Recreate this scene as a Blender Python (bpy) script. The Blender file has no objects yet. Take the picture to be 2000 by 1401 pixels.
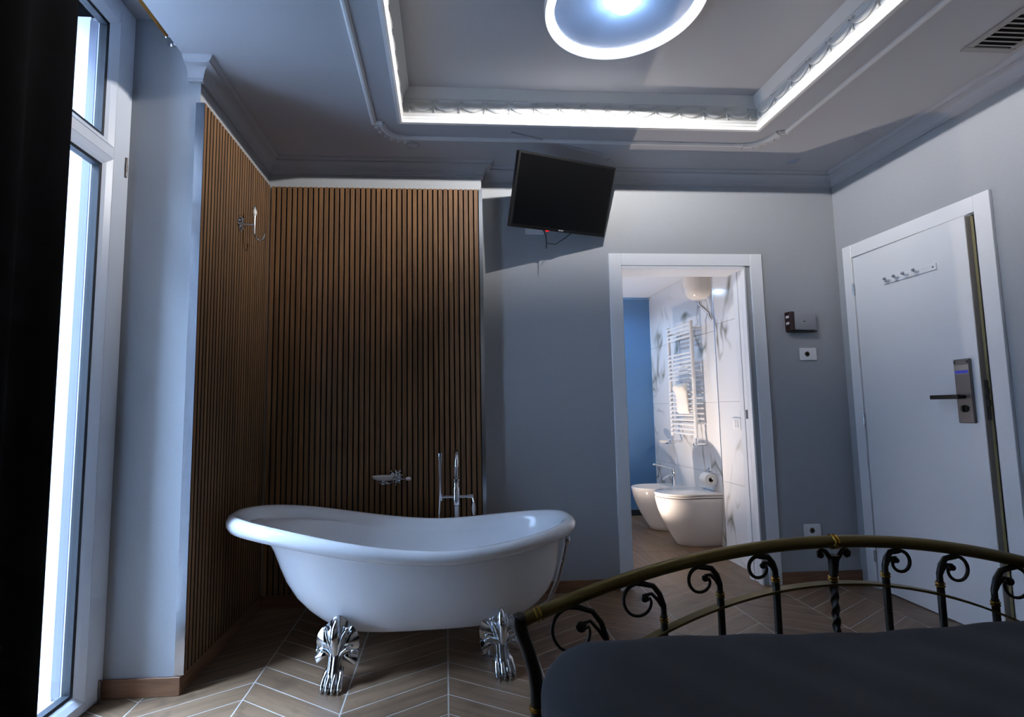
import bpy, bmesh, math, random
from math import sin, cos, pi, radians, sqrt, hypot, atan2
from mathutils import Vector, Matrix
random.seed(7)
sc = bpy.context.scene
COL = sc.collection

# ------------------------------------------------------------------ camera
def make_camera():
    yaw, pit, rol = radians(3.9363), radians(5.3714), radians(0.7968)
    fwd = Vector((sin(yaw)*cos(pit), cos(yaw)*cos(pit), sin(pit)))
    right = Vector((cos(yaw), -sin(yaw), 0))
    down = fwd.cross(right)
    r2 = cos(rol)*right + sin(rol)*down
    d2 = -sin(rol)*right + cos(rol)*down
    m = Matrix((( r2.x, -d2.x, -fwd.x, 0.0), (r2.y, -d2.y, -fwd.y, 0.0), (r2.z, -d2.z, -fwd.z, 1.15), (0, 0, 0, 1)))
    cd = bpy.data.cameras.new('camera'); cd.sensor_width = 36; cd.lens = 36*1030/2000
    cd.shift_x = (1000-940.4)/2000; cd.shift_y = (702.5-700.5)/2000
    cd.clip_start = .02; cd.clip_end = 200
    co = bpy.data.objects.new('camera', cd); co.matrix_world = m; COL.objects.link(co)
    sc.camera = co
make_camera()

# ------------------------------------------------------------------ world, daylight, exposure
SKY = 165.0; LAMP_W = 150.0; RING = 2.2; BATH_W = 38.0; LOW_W = 100.0
w = bpy.data.worlds.new('sky'); sc.world = w; w.use_nodes = True
bg = w.node_tree.nodes['Background']; bg.inputs[0].default_value = (.52, .70, 1.0, 1); bg.inputs[1].default_value = SKY
pl = bpy.data.lights.new('window_portal', 'AREA'); pl.shape = 'RECTANGLE'; pl.size = 1.6; pl.size_y = 2.9
pl.cycles.is_portal = True
po = bpy.data.objects.new('window_portal', pl); COL.objects.link(po)
po.location = (-1.50, 1.555, 1.46); po.rotation_euler = (pi/2, 0, -pi/2)
sc.view_settings.view_transform = 'Standard'; sc.view_settings.look = 'None'
sc.view_settings.exposure = 0.0; sc.view_settings.gamma = 1.0; sc.view_settings.use_curve_mapping = False

# ------------------------------------------------------------------ materials
def lin(c):
    return tuple((x/12.92 if x <= .04045 else ((x+.055)/1.055)**2.4) for x in [k/255 for k in c])
MATS = {}
def mat(name, rgb, rough=.6, metal=0, spec=.5, coat=0, noise=None, bump=0, bscale=60, emit=None, estr=0, trans=0, sheen=0):
    m = bpy.data.materials.new(name); m.use_nodes = True
    nt = m.node_tree; b = nt.nodes['Principled BSDF']
    c = (*lin(rgb), 1)
    b.inputs['Base Color'].default_value = c
    b.inputs['Roughness'].default_value = rough; b.inputs['Metallic'].default_value = metal
    b.inputs['Specular IOR Level'].default_value = spec; b.inputs['Coat Weight'].default_value = coat
    b.inputs['Transmission Weight'].default_value = trans; b.inputs['Sheen Weight'].default_value = sheen
    if emit: b.inputs['Emission Color'].default_value = (*lin(emit), 1); b.inputs['Emission Strength'].default_value = estr
    if noise or bump:
        tc = nt.nodes.new('ShaderNodeTexCoord'); n = nt.nodes.new('ShaderNodeTexNoise')
        n.inputs['Scale'].default_value = bscale; n.inputs['Detail'].default_value = 4
        nt.links.new(tc.outputs['Object'], n.inputs['Vector'])
        if noise:
            mx = nt.nodes.new('ShaderNodeMix'); mx.data_type = 'RGBA'
            mx.inputs[6].default_value = c; mx.inputs[7].default_value = (*lin(noise), 1)
            nt.links.new(n.outputs[0], mx.inputs[0]); nt.links.new(mx.outputs[2], b.inputs['Base Color'])
        if bump:
            bp = nt.nodes.new('ShaderNodeBump'); bp.inputs['Strength'].default_value = bump; bp.inputs['Distance'].default_value = .002
            nt.links.new(n.outputs[0], bp.inputs['Height']); nt.links.new(bp.outputs[0], b.inputs['Normal'])
    MATS[name] = m
    return m

def grain_mat(name, dark, light, axis, rough, scale=(3, 40), spot=None, bump=.15, spec=.5, var=.25):
    """wood grain stretched along a local axis, shifted and toned per object"""
    m = bpy.data.materials.new(name); m.use_nodes = True
    nt = m.node_tree; N = nt.nodes; Lk = nt.links.new; b = N['Principled BSDF']
    b.inputs['Roughness'].default_value = rough; b.inputs['Specular IOR Level'].default_value = spec
    tc = N.new('ShaderNodeTexCoord'); oi = N.new('ShaderNodeObjectInfo')
    mp = N.new('ShaderNodeMapping'); s = [scale[1]]*3; s[axis] = scale[0]; mp.inputs['Scale'].default_value = s
    ml = N.new('ShaderNodeMath'); ml.operation = 'MULTIPLY'; ml.inputs[1].default_value = 37
    cb = N.new('ShaderNodeCombineXYZ')
    Lk(oi.outputs['Random'], ml.inputs[0])
    for i in range(3): Lk(ml.outputs[0], cb.inputs[i])
    Lk(tc.outputs['Object'], mp.inputs['Vector']); Lk(cb.outputs[0], mp.inputs['Location'])
    n = N.new('ShaderNodeTexNoise'); n.inputs['Scale'].default_value = 1; n.inputs['Detail'].default_value = 6; n.inputs['Roughness'].default_value = .65
    n.inputs['Distortion'].default_value = .6
    Lk(mp.outputs[0], n.inputs['Vector'])
    r = N.new('ShaderNodeValToRGB'); r.color_ramp.elements[0].position = .3; r.color_ramp.elements[1].position = .72
    r.color_ramp.elements[0].color = (*lin(dark), 1); r.color_ramp.elements[1].color = (*lin(light), 1)
    Lk(n.outputs[0], r.inputs[0])
    hs = N.new('ShaderNodeHueSaturation')
    mr = N.new('ShaderNodeMapRange'); mr.inputs[3].default_value = 1-var; mr.inputs[4].default_value = 1+var
    Lk(oi.outputs['Random'], mr.inputs[0]); Lk(mr.outputs[0], hs.inputs['Value']); Lk(r.outputs[0], hs.inputs['Color'])
    out = hs.outputs[0]
    if spot:
        n2 = N.new('ShaderNodeTexNoise'); n2.inputs['Scale'].default_value = 9; n2.inputs['Detail'].default_value = 3
        ad = N.new('ShaderNodeVectorMath'); ad.operation = 'ADD'; Lk(tc.outputs['Object'], ad.inputs[0]); Lk(cb.outputs[0], ad.inputs[1])
        Lk(ad.outputs[0], n2.inputs['Vector'])
        r2 = N.new('ShaderNodeValToRGB'); r2.color_ramp.elements[0].position = .6; r2.color_ramp.elements[1].position = .78
        r2.color_ramp.elements[0].color = (0, 0, 0, 1); r2.color_ramp.elements[1].color = (.75, .75, .75, 1)
        mx = N.new('ShaderNodeMix'); mx.data_type = 'RGBA'; mx.inputs[7].default_value = (*lin(spot), 1)
        Lk(n2.outputs[0], r2.inputs[0]); Lk(r2.outputs[0], mx.inputs[0]); Lk(out, mx.inputs[6]); out = mx.outputs[2]
    Lk(out, b.inputs['Base Color'])
    bp = N.new('ShaderNodeBump'); bp.inputs['Strength'].default_value = bump; bp.inputs['Distance'].default_value = .001
    Lk(n.outputs[0], bp.inputs['Height']); Lk(bp.outputs[0], b.inputs['Normal'])
    MATS[name] = m; return m

def marble_mat(name):
    m = bpy.data.materials.new(name); m.use_nodes = True
    nt = m.node_tree; N = nt.nodes; Lk = nt.links.new; b = N['Principled BSDF']
    b.inputs['Roughness'].default_value = .12
    tc = N.new('ShaderNodeTexCoord')
    mp = N.new('ShaderNodeMapping'); mp.inputs['Rotation'].default_value = (radians(38), radians(10), 0); mp.inputs['Scale'].default_value = (1, 1.6, .8)
    Lk(tc.outputs['Object'], mp.inputs['Vector'])
    n = N.new('ShaderNodeTexNoise'); n.inputs['Scale'].default_value = 1.25; n.inputs['Detail'].default_value = 3; n.inputs['Distortion'].default_value = .7
    Lk(mp.outputs[0], n.inputs['Vector'])
    ab = N.new('ShaderNodeMath'); ab.operation = 'SUBTRACT'; ab.inputs[1].default_value = .5; Lk(n.outputs[0], ab.inputs[0])
    a2 = N.new('ShaderNodeMath'); a2.operation = 'ABSOLUTE'; Lk(ab.outputs[0], a2.inputs[0])
    r = N.new('ShaderNodeValToRGB'); e = r.color_ramp.elements
    e[0].position = 0; e[0].color = (*lin((120, 118, 100)), 1); e[1].position = .030; e[1].color = (*lin((226, 226, 228)), 1)
    k = e.new(.010); k.color = (*lin((188, 186, 182)), 1)
    Lk(a2.outputs[0], r.inputs[0])
    n3 = N.new('ShaderNodeTexNoise'); n3.inputs['Scale'].default_value = 2.2; Lk(tc.outputs['Object'], n3.inputs['Vector'])
    r3 = N.new('ShaderNodeValToRGB'); r3.color_ramp.elements[0].position = .42; r3.color_ramp.elements[1].position = .58
    Lk(n3.outputs[0], r3.inputs[0])
    mx = N.new('ShaderNodeMix'); mx.data_type = 'RGBA'; mx.inputs[6].default_value = (*lin((226, 226, 228)), 1)
    Lk(r3.outputs[0], mx.inputs[0]); Lk(r.outputs[0], mx.inputs[7]); Lk(mx.outputs[2], b.inputs['Base Color'])
    MATS[name] = m; return m

def pane_mat(name, tint, gloss=.06, rough=.0):
    m = bpy.data.materials.new(name); m.use_nodes = True
    nt = m.node_tree; N = nt.nodes; Lk = nt.links.new; N.remove(N['Principled BSDF'])
    t = N.new('ShaderNodeBsdfTransparent'); t.inputs[0].default_value = (*tint, 1)
    g = N.new('ShaderNodeBsdfGlossy'); g.inputs['Roughness'].default_value = rough
    mx = N.new('ShaderNodeMixShader'); mx.inputs[0].default_value = gloss
    Lk(t.outputs[0], mx.inputs[1]); Lk(g.outputs[0], mx.inputs[2]); Lk(mx.outputs[0], N['Material Output'].inputs[0])
    MATS[name] = m; return m

def frosted_mat(name, rgb):
    m = bpy.data.materials.new(name); m.use_nodes = True
    nt = m.node_tree; N = nt.nodes; Lk = nt.links.new; N.remove(N['Principled BSDF'])
    c = (*lin(rgb), 1)
    d = N.new('ShaderNodeBsdfDiffuse'); d.inputs[0].default_value = c
    t = N.new('ShaderNodeBsdfTranslucent'); t.inputs[0].default_value = c
    g = N.new('ShaderNodeBsdfGlossy'); g.inputs['Roughness'].default_value = .25; g.inputs[0].default_value = (.6, .75, 1, 1)
    m1 = N.new('ShaderNodeMixShader'); m1.inputs[0].default_value = .5; m2 = N.new('ShaderNodeMixShader'); m2.inputs[0].default_value = .08
    Lk(d.outputs[0], m1.inputs[1]); Lk(t.outputs[0], m1.inputs[2]); Lk(m1.outputs[0], m2.inputs[1]); Lk(g.outputs[0], m2.inputs[2])
    Lk(m2.outputs[0], N['Material Output'].inputs[0]); MATS[name] = m; return m

mat('wall_paint', (156, 159, 163), .75, noise=(161, 164, 168), bump=.05, bscale=90)
mat('ceiling_paint', (176, 176, 180), .8, bump=.03, bscale=80)
mat('plaster', (212, 212, 211), .55, bump=.04, bscale=50)
mat('lacquer', (232, 234, 238), .32, noise=(226, 229, 234), bscale=3)
mat('pvc', (214, 220, 230), .35)
mat('gasket', (22, 30, 38), .5)
mat('felt', (13, 11, 10), .95)
grain_mat('slat_oak', (86, 60, 39), (138, 101, 64), 2, .6, (2.2, 55), var=.10)
grain_mat('floor_plank', (98, 76, 58), (138, 112, 88), 0, .42, (2.2, 26), spot=(78, 62, 50), var=.10, bump=.2)
grain_mat('skirting_plank', (98, 66, 46), (140, 100, 72), 0, .45, (3, 40), var=.06)
mat('grout', (184, 181, 176), .8, bump=.1)
mat('chrome', (225, 228, 232), .09, 1)
mat('brushed', (190, 196, 205), .22, 1)
mat('acrylic', (246, 247, 250), .13, coat=.4)
mat('ceramic', (232, 226, 222), .12, coat=.3)
mat('bronze', (122, 103, 54), .40, .6, noise=(94, 80, 42), bscale=14)
mat('iron', (26, 22, 17), .42, .3, noise=(36, 30, 22), bscale=20)
mat('gold', (214, 172, 78), .25, 1)
mat('brass_rod', (150, 104, 48), .4, .6)
mat('duvet', (40, 41, 44), .95, sheen=.06, bump=.25, bscale=320, noise=(36, 37, 40))
mat('curtain', (9, 9, 11), .95, spec=.1, bump=.2, bscale=300)
mat('black_plastic', (7, 7, 8), .45, spec=.3)
mat('screen', (4, 4, 5), .25, spec=.2)
mat('led_red', (255, 40, 40), .4, emit=(255, 30, 30), estr=1.6)
mat('led_blue', (60, 66, 160), .4, emit=(60, 70, 230), estr=.16)
mat('white_plastic', (226, 226, 228), .4)
mat('dark_red', (44, 16, 18), .5)
mat('steel', (112, 107, 106), .40, .7)
mat('taupe', (160, 152, 144), .6)
mat('cream', (248, 236, 178), .6)
mat('terry', (236, 230, 224), .95, bump=.6, bscale=160)
mat('paper', (236, 234, 230), .9)
mat('core', (40, 34, 30), .9)
mat('lamp_blue', (17, 29, 46), .35, metal=0)
mat('ring_led', (255, 255, 255), .5, emit=(235, 242, 255), estr=RING)
mat('bulb', (255, 255, 255), .5, emit=(245, 246, 255), estr=12)
mat('cap_glow', (240, 240, 240), .5, emit=(240, 244, 255), estr=1.6)
mat('down_led', (255, 255, 255), .5, emit=(255, 236, 214), estr=14)
mat('vent_metal', (150, 148, 146), .5)
mat('vent_dark', (28, 28, 28), .8)
mat('bath_paint', (222, 226, 232), .7)
mat('asphalt', (84, 84, 86), .9)
mat('facade', (92, 94, 98), .9)
mat('guide_grey', (104, 106, 118), .6)
mat('blocker_dark', (52, 46, 42), .9)
mat('router_grey', (150, 152, 156), .5)
mat('shutter', (235, 234, 238), .6)
mat('logo', (220, 222, 225), .4)
mat('spot_lens', (150, 152, 156), .3)
mat('spot_blue', (150, 160, 188), .3)
mat('mattress', (190, 188, 184), .9)
mat('shade', (60, 50, 40), .8)
marble_mat('marble'); pane_mat('glass', (.93, .96, .97)); frosted_mat('blue_glass', (112, 158, 198))

# ------------------------------------------------------------------ mesh builder
class MB:
    def __init__(s): s.v = []; s.f = []
    def add(s, vs, fs):
        o = len(s.v); s.v += [tuple(p) for p in vs]; s.f += [tuple(i+o for i in q) for q in fs]; return s
    def box(s, x0, x1, y0, y1, z0, z1):
        x0, x1 = min(x0, x1), max(x0, x1); y0, y1 = min(y0, y1), max(y0, y1); z0, z1 = min(z0, z1), max(z0, z1)
        return s.add([(x0,y0,z0),(x1,y0,z0),(x1,y1,z0),(x0,y1,z0),(x0,y0,z1),(x1,y0,z1),(x1,y1,z1),(x0,y1,z1)],
                     [(0,3,2,1),(4,5,6,7),(0,1,5,4),(1,2,6,5),(2,3,7,6),(3,0,4,7)])
    def loft(s, rings, closed=True, cap0=True, cap1=True):
        n = len(rings[0]); vs = [p for r in rings for p in r]; fs = []
        for i in range(len(rings)-1):
            for j in range(n if closed else n-1):
                a = i*n+j; b = i*n+(j+1) % n
                fs.append((a, b, b+n, a+n))
        if cap0: fs.append(tuple(range(n-1, -1, -1)))
        if cap1: fs.append(tuple((len(rings)-1)*n+j for j in range(n)))
        return s.add(vs, fs)
    def tube(s, pts, r, n=10, cap=True):
        pts = [Vector(p) for p in pts]; R = r if callable(r) else (lambda t: r)
        rings = []; up = None
        for i, p in enumerate(pts):
            t = (pts[min(i+1, len(pts)-1)]-pts[max(i-1, 0)]).normalized()
            if up is None:
                up = Vector((0,0,1)) if abs(t.z) < .9 else Vector((0,1,0))
            a = (up - t*up.dot(t)).normalized(); b = t.cross(a); up = a
            rr = R(i/(len(pts)-1))
            rings.append([p + a*cos(2*pi*k/n)*rr + b*sin(2*pi*k/n)*rr for k in range(n)])
        return s.loft(rings, True, cap, cap)
    def lathe(s, prof, c=(0,0,0), axis='z', n=20):
        c = Vector(c); rings = []
        for r, h in prof:
            ring = []
            for k in range(n):
                u, v = r*cos(2*pi*k/n), r*sin(2*pi*k/n)
                ring.append(c + Vector({'z': (u, v, h), 'y': (u, h, -v), 'x': (h, u, v), '-y': (u, -h, v), '-x': (-h, u, -v), '-z': (u, -v, -h)}[axis]))
            rings.append(ring)
        if prof[0][0] > .0015 and prof[-1][0] > .0015:
            return s.loft(rings+[rings[0]], True, False, False)
        return s.loft(rings)
    def ell(s, c, rad, nu=10, nv=8):
        rings = []
        for i in range(1, nv):
            a = -pi/2+pi*i/nv
            rings.append([(c[0]+rad[0]*cos(a)*cos(2*pi*k/nu), c[1]+rad[1]*cos(a)*sin(2*pi*k/nu), c[2]+rad[2]*sin(a)) for k in range(nu)])
        return s.loft(rings)
    def sweep(s, path, prof, side=1, closed=False):
        """path: xy polyline; prof: (offset to the side, z); mitred corners"""
        P = [Vector((p[0], p[1])) for p in path]; n = len(P); rings = []
        for i in range(n):
            d0 = d1 = None
            if i > 0 or closed: d0 = (P[i]-P[i-1]).normalized()
            if i < n-1 or closed: d1 = (P[(i+1) % n]-P[i]).normalized()
            if d0 is None: d0 = d1
            if d1 is None: d1 = d0
            n0 = Vector((-d0.y, d0.x))*side; n1 = Vector((-d1.y, d1.x))*side
            mt = (n0+n1); mt = mt/ max(mt.dot(n0), .2)
            rings.append([(P[i].x+mt.x*o, P[i].y+mt.y*o, z) for o, z in prof])
        if closed: rings.append(rings[0])
        return s.loft(rings, True, not closed, not closed)
    def xf(s, m):
        s.v = [tuple(m @ Vector(p)) for p in s.v]; return s
    def merge(s, o): return s.add(o.v, o.f)

WL = {}
def mesh_of(name, mb, material, off, smooth=False, bevel=0, seg=1):
    me = bpy.data.meshes.new(name)
    me.from_pydata([tuple(Vector(p)-off) for p in mb.v], [], mb.f)
    bm = bmesh.new(); bm.from_mesh(me)
    bmesh.ops.recalc_face_normals(bm, faces=bm.faces)
    if bevel:
        es = [e for e in bm.edges if len(e.link_faces) == 2 and e.calc_face_angle(0) > .6]
        bmesh.ops.bevel(bm, geom=es, offset=bevel, segments=seg, profile=.6, affect='EDGES', clamp_overlap=True)
    bm.to_mesh(me); bm.free()
    me.materials.append(MATS[material])
    if smooth:
        me.shade_smooth(); me.set_sharp_from_angle(angle=radians(smooth if smooth is not True else 40))
    return me
def tag(o, label=None, cat=None, group=None, kind=None):
    if label: o['label'] = label
    if cat: o['category'] = cat
    if group: o['group'] = group
    if kind: o['kind'] = kind
    return o
def ob(name, mb, material, parent=None, label=None, cat=None, group=None, kind=None, smooth=False, bevel=0, seg=1, local=False):
    if parent is not None:
        off = Vector((0,0,0)) if local else WL[parent.name]
        o = bpy.data.objects.new(name, mesh_of(name, mb, material, off, smooth, bevel, seg)); o.parent = parent
        COL.objects.link(o); WL[o.name] = Vector(WL[parent.name])
    else:
        xs, ys, zs = zip(*mb.v); off = Vector(((min(xs)+max(xs))/2, (min(ys)+max(ys))/2, min(zs)))
        o = bpy.data.objects.new(name, mesh_of(name, mb, material, off, smooth, bevel, seg)); o.location = off
        COL.objects.link(o); WL[o.name] = off
    return tag(o, label, cat, group, kind)
def root(name, loc, label, cat, group=None, kind=None, rz=0):
    o = bpy.data.objects.new(name, None); o.location = loc; o.rotation_euler = (0,0,rz); o.empty_display_size = .05
    COL.objects.link(o); WL[o.name] = Vector(loc); return tag(o, label, cat, group, kind)
def inst(name, data, parent, loc, rot=(0,0,0), scale=(1,1,1)):
    """piece sharing mesh data; loc in world axes"""
    o = bpy.data.objects.new(name, data); o.parent = parent; o.location = Vector(loc)-WL[parent.name]; o.rotation_euler = rot; o.scale = scale
    COL.objects.link(o); return o
def box(*a): return MB().box(*a)

# ------------------------------------------------------------------ the room: key planes (metres)
Yb, Yp, Xl, Xr, Yr, Xw, C = 3.377, 3.295, -1.104, 2.695, 2.361, -1.405, 2.738
YF = -1.25                      # wall behind the camera
T0, T1, TF, TB, TC = -.238, 1.815, -.25, 2.796, 2.912   # ceiling tray

fl = ob('floor', box(-1.72, 2.9, YF-.1, Yb+.10, -.06, -.0008), 'grout', label='light grout bed under the chevron floor tiles', cat='floor', kind='structure')
# chevron planks: columns .4125 wide, .1375 pitch
def clip(poly, ax, val, keep):
    out = []
    for i in range(len(poly)):
        a, b = poly[i-1], poly[i]; ia, ib = (a[ax]-val)*keep >= 0, (b[ax]-val)*keep >= 0
        if ia != ib:
            t = (val-a[ax])/(b[ax]-a[ax]); out.append((a[0]+(b[0]-a[0])*t, a[1]+(b[1]-a[1])*t))
        if ib: out.append(b)
    return out
CW, PT, G = .4125, .1375, .0030
vy = {-3: 2.182, -2: 2.434, -1: 2.2975, 0: 2.5355}
vert = lambda k: vy.get(k, 2.5355 - (.25 if k % 2 else 0))
xcol = lambda k: .002 + k*CW
def prism_local(poly, z0, z1):
    n = len(poly); m = MB()
    m.add([(x, y, z0) for x, y in poly]+[(x, y, z1) for x, y in poly], [tuple(range(n-1,-1,-1)), tuple(range(n,2*n))]+[(i,(i+1)%n,n+(i+1)%n,n+i) for i in range(n)])
    return m
far = MB(); shared = {}
for k in range(-4, 7):
    xa, xb = xcol(k)+G, xcol(k+1)-G
    ya0 = vert(k); yb0 = vert(k+1)
    # choose alternating slope close to +-.25
    want = -.25 if (k % 2 == 0) else .25
    nsh = round((want-(yb0-ya0))/PT); yb0 += nsh*PT
    ang = atan2(yb0-ya0, CW)
    for j in range(-30, 16):
        y0a, y0b = ya0+j*PT, yb0+j*PT
        poly = [(xa, y0a+G), (xb, y0b+G), (xb, y0b+PT-G), (xa, y0a+PT-G)]
        p2 = poly
        for ax, v, kp in ((0, -1.44, 1), (0, Xr-.001, -1), (1, Yb+.055, -1), (1, YF+.002, 1)):
            if p2: p2 = clip(p2, ax, v, kp)
        if len(p2) < 3: continue
        cy = (y0a+y0b+PT)/2; cx = (xa+xb)/2
        if cy < .7: far.merge(prism_local(p2, -.006, 0)); continue
        # local frame: x along the plank
        ca, sa = cos(-ang), sin(-ang)
        q = [((x-cx)*ca-(y-cy)*sa, (x-cx)*sa+(y-cy)*ca) for x, y in p2]
        full = all(abs(a[0]-b[0])+abs(a[1]-b[1]) < 1e-6 for a, b in zip(sorted(p2), sorted(poly)))
        key = (k,) if full else None
        if full and key in shared: data = shared[key]
        else:
            data = mesh_of('tile', prism_local(q, -.006, 0), 'floor_plank', Vector((0,0,0)))
            if full: shared[key] = data
        inst('tile', data, fl, (cx, cy, 0), (0, 0, ang))
ob('tile', far, 'floor_plank', fl, kind='stuff')

# walls
wb = MB(); wb.box(Xl-.3, 1.165, Yb, Yb+.12, 0, 2.95); wb.box(2.03, Xr+.12, Yb, Yb+.12, 0, 2.95); wb.box(1.165, 2.03, Yb, Yb+.12, 2.09, 2.95)
ob('wall_back', wb, 'wall_paint', label='grey painted back wall around the bathroom doorway', cat='wall', kind='structure')
ob('wall_alcove', box(Xl, .24, Yp, Yb-.0005, 0, 2.74), 'wall_paint', label='shallow boxed-out wall carrying the slatted panel behind the bathtub', cat='wall', kind='structure')
ob('wall_left', box(-1.74, Xl, Yr, Yb+.12, 0, 3.05), 'wall_paint', label='grey return wall between the window and the slatted alcove', cat='wall', kind='structure')
ww = MB(); ww.box(-1.74, Xw, YF-.1, .75, 0, 3.05); ww.box(-1.74, Xw, .75, Yr, 2.951, 3.05)
ob('wall_window', ww, 'wall_paint', label='window wall behind the dark curtain', cat='wall', kind='structure')
wr = MB(); wr.box(Xr, Xr+.12, YF-.1, 2.41, 0, 2.95); wr.box(Xr, Xr+.12, 3.235, Yb, 0, 2.95); wr.box(Xr, Xr+.12, 2.41, 3.235, 2.115, 2.95)
ob('wall_right', wr, 'wall_paint', label='grey painted right wall around the entry door', cat='wall', kind='structure')
ob('wall_front', box(-1.74, Xr+.12, YF-.1, YF, 0, 3.05), 'wall_paint', label='grey wall behind the bed head', cat='wall', kind='structure')

# ceiling with tray
ce = MB()
ce.box(-1.155, T0, YF, Yb, C, 2.95); ce.box(T1, Xr, YF, Yb, C, 2.95); ce.box(T0, T1, TB, Yb, C, 2.95); ce.box(T0, T1, YF, TF, C, 2.95)
ce.box(T0, T1, TF, TB, TC, 2.95); ce.box(-1.74, -1.155, YF, Yr, 2.951, 3.05); ce.box(-1.155, Xr, YF, Yb, 2.95, 3.05)
cl = ob('ceiling', ce, 'ceiling_paint', label='white ceiling with a rectangular raised tray', cat='ceiling', kind='structure')
# tray moulding
tp = [(T0, TF), (T1, TF), (T1, TB), (T0, TB)]
prof = [(-.016, C), (-.016, C-.008), (.0, C-.013), (.010, C-.010), (.010, C+.008), (.015, C+.012), (.015, C+.020), (.011, C+.024), (.018, C+.030), (.018, C+.040),
        (.010, C+.046), (.006, C+.052), (.006, C+.105), (.010, C+.112), (.018, C+.118), (.018, C+.126), (.024, C+.134), (.034, C+.150), (.046, C+.164), (.05, C+.1745), (-.016, C+.1745)]
tm = ob('trim_1', MB().sweep(tp, prof, 1, True), 'plaster', label='white moulded plaster frame lining the ceiling tray', cat='trim', kind='structure', smooth=30)
# swags and tassels on the frieze; local: x along wall, y into room (-), z up
sw = MB()
P1 = .1395
for dz, r, sag in ((0, .0055, .032), (.011, .0046, .024), (.021, .0038, .016)):
    sw.tube([(-P1/2+P1*t/14, -.004-.004*sin(pi*t/14), .046+dz*.4-sag*sin(pi*t/14)) for t in range(15)], lambda t, r=r: r*(.7+.9*sin(pi*t)), 6)
ts = MB()
ts.lathe([(.001, -.018), (.008, -.014), (.0075, -.006), (.0035, .004), (.004, .02), (.0025, .03), (.006, .042), (.002, .05)], (0, -.005, 0), 'z', 8)
for s_ in (-1, 1):
    ts.tube([(0, -.006, .046), (s_*.012, -.008, .055), (s_*.018, -.008, .048), (s_*.010, -.007, .041), (0, -.006, .044)], .0028, 6)
    ts.tube([(0, -.006, .044), (s_*.008, -.007, .03), (s_*.013, -.006, .014)], lambda t: .003*(1-.6*t), 6)
swm = mesh_of('swag', sw, 'plaster', Vector((0,0,0)), 40); tsm = mesh_of('tassel', ts, 'plaster', Vector((0,0,0)), 40)
def frieze(p, q, rz):
    p, q = Vector(p), Vector(q); Ln = (q-p).length; n = round((Ln-.1)/P1); d = (q-p).normalized(); st = (Ln-n*P1)/2
    for i in range(n+1):
        inst('tassel', tsm, tm, (*(p+d*(st+i*P1)), C+.062), (0,0,rz))
        if i < n: inst('swag', swm, tm, (*(p+d*(st+(i+.5)*P1)), C+.048), (0,0,rz))
o_ = .006
frieze((T0+o_, TB-o_), (T1-o_, TB-o_), 0)
frieze((T1-o_, TB-o_), (T1-o_, 1.2), -pi/2)
frieze((T0+o_, 1.2), (T0+o_, TB-o_), pi/2)

# thin ceiling moulding with rounded, leafy corners
H1, H2, HB, HF = -.384, 1.99, 2.968, -.42
mp_ = [(-.015, C), (-.014, C-.007), (-.005, C-.015), (.005, C-.015), (.014, C-.007), (.015, C)]
th = root('trim_2', (H1, HB, C), 'thin white ceiling moulding framing the tray with leafy corners', 'trim', kind='structure')
ob('moulding', MB().sweep([(H1, HF), (H1, 2.812)], mp_), 'plaster', th)
ob('moulding', MB().sweep([(H2, HF), (H2, 2.812)], mp_), 'plaster', th)
ob('moulding', MB().sweep([(H1+.17, HB), (H2-.17, HB)], mp_), 'plaster', th)
def corner(sx, x0):
    m = MB()
    px = lambda u: x0+sx*u
    pts = [(px(0), 2.805), (px(.0), 2.815), (px(.04), 2.812)]
    arc = [(px(.17-.13*cos(a*pi/2/12)), 2.812+.154*sin(a*pi/2/12)) for a in range(13)]
    m.sweep([(px(-.012), 2.812), (px(.045), 2.812)], mp_)
    m.sweep(arc, [(a*1.25, C-(C-z)*1.35) for a, z in mp_])
    ob('corner_arc', m, 'plaster', th)
    lf = MB()
    for a in range(1, 12):
        t = a*pi/2/12; bx, by = .17-.145*cos(t), 2.812+.17*sin(t)
        for sgn, l in ((1, .030 if a % 2 else .020),):
            dx, dy = -cos(t+.5*(1 if a % 2 else -1)), sin(t+.5*(1 if a % 2 else -1))
            lf.tube([(px(bx), by, C-.008), (px(bx+dx*l*.5), by+dy*l*.5, C-.018), (px(bx+dx*l), by+dy*l, C-.008)], lambda t: .0095*(1-.75*abs(t-.35)), 6)
    for cx_, cy_ in ((.02, 2.845), (.165, 2.985)):
        lf.tube([(px(cx_+.014*cos(q*.7)*(1-q/16)), cy_+.014*sin(q*.7)*(1-q/16), C-.007) for q in range(13)], .0068, 6)
    ob('corner_leaf', lf, 'plaster', th, smooth=40)
corner(1, H1); corner(-1, H2)

# cornice
cp = [(0, 2.652), (.012, 2.652), (.012, 2.662), (.018, 2.666), (.021, 2.682), (.030, 2.698), (.046, 2.710), (.060, 2.714), (.060, 2.721), (.070, 2.725), (.078, 2.732), (.080, C), (0, C)]
cpth = [(-1.155, Yr), (Xl, Yr), (Xl, Yp), (.24, Yp), (.24, Yb), (Xr, Yb), (Xr, YF)]
ob('trim_3', MB().sweep(cpth, cp, -1), 'ceiling_paint', label='moulded cornice running along the top of the walls', cat='cornice', kind='structure', smooth=25)

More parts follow.
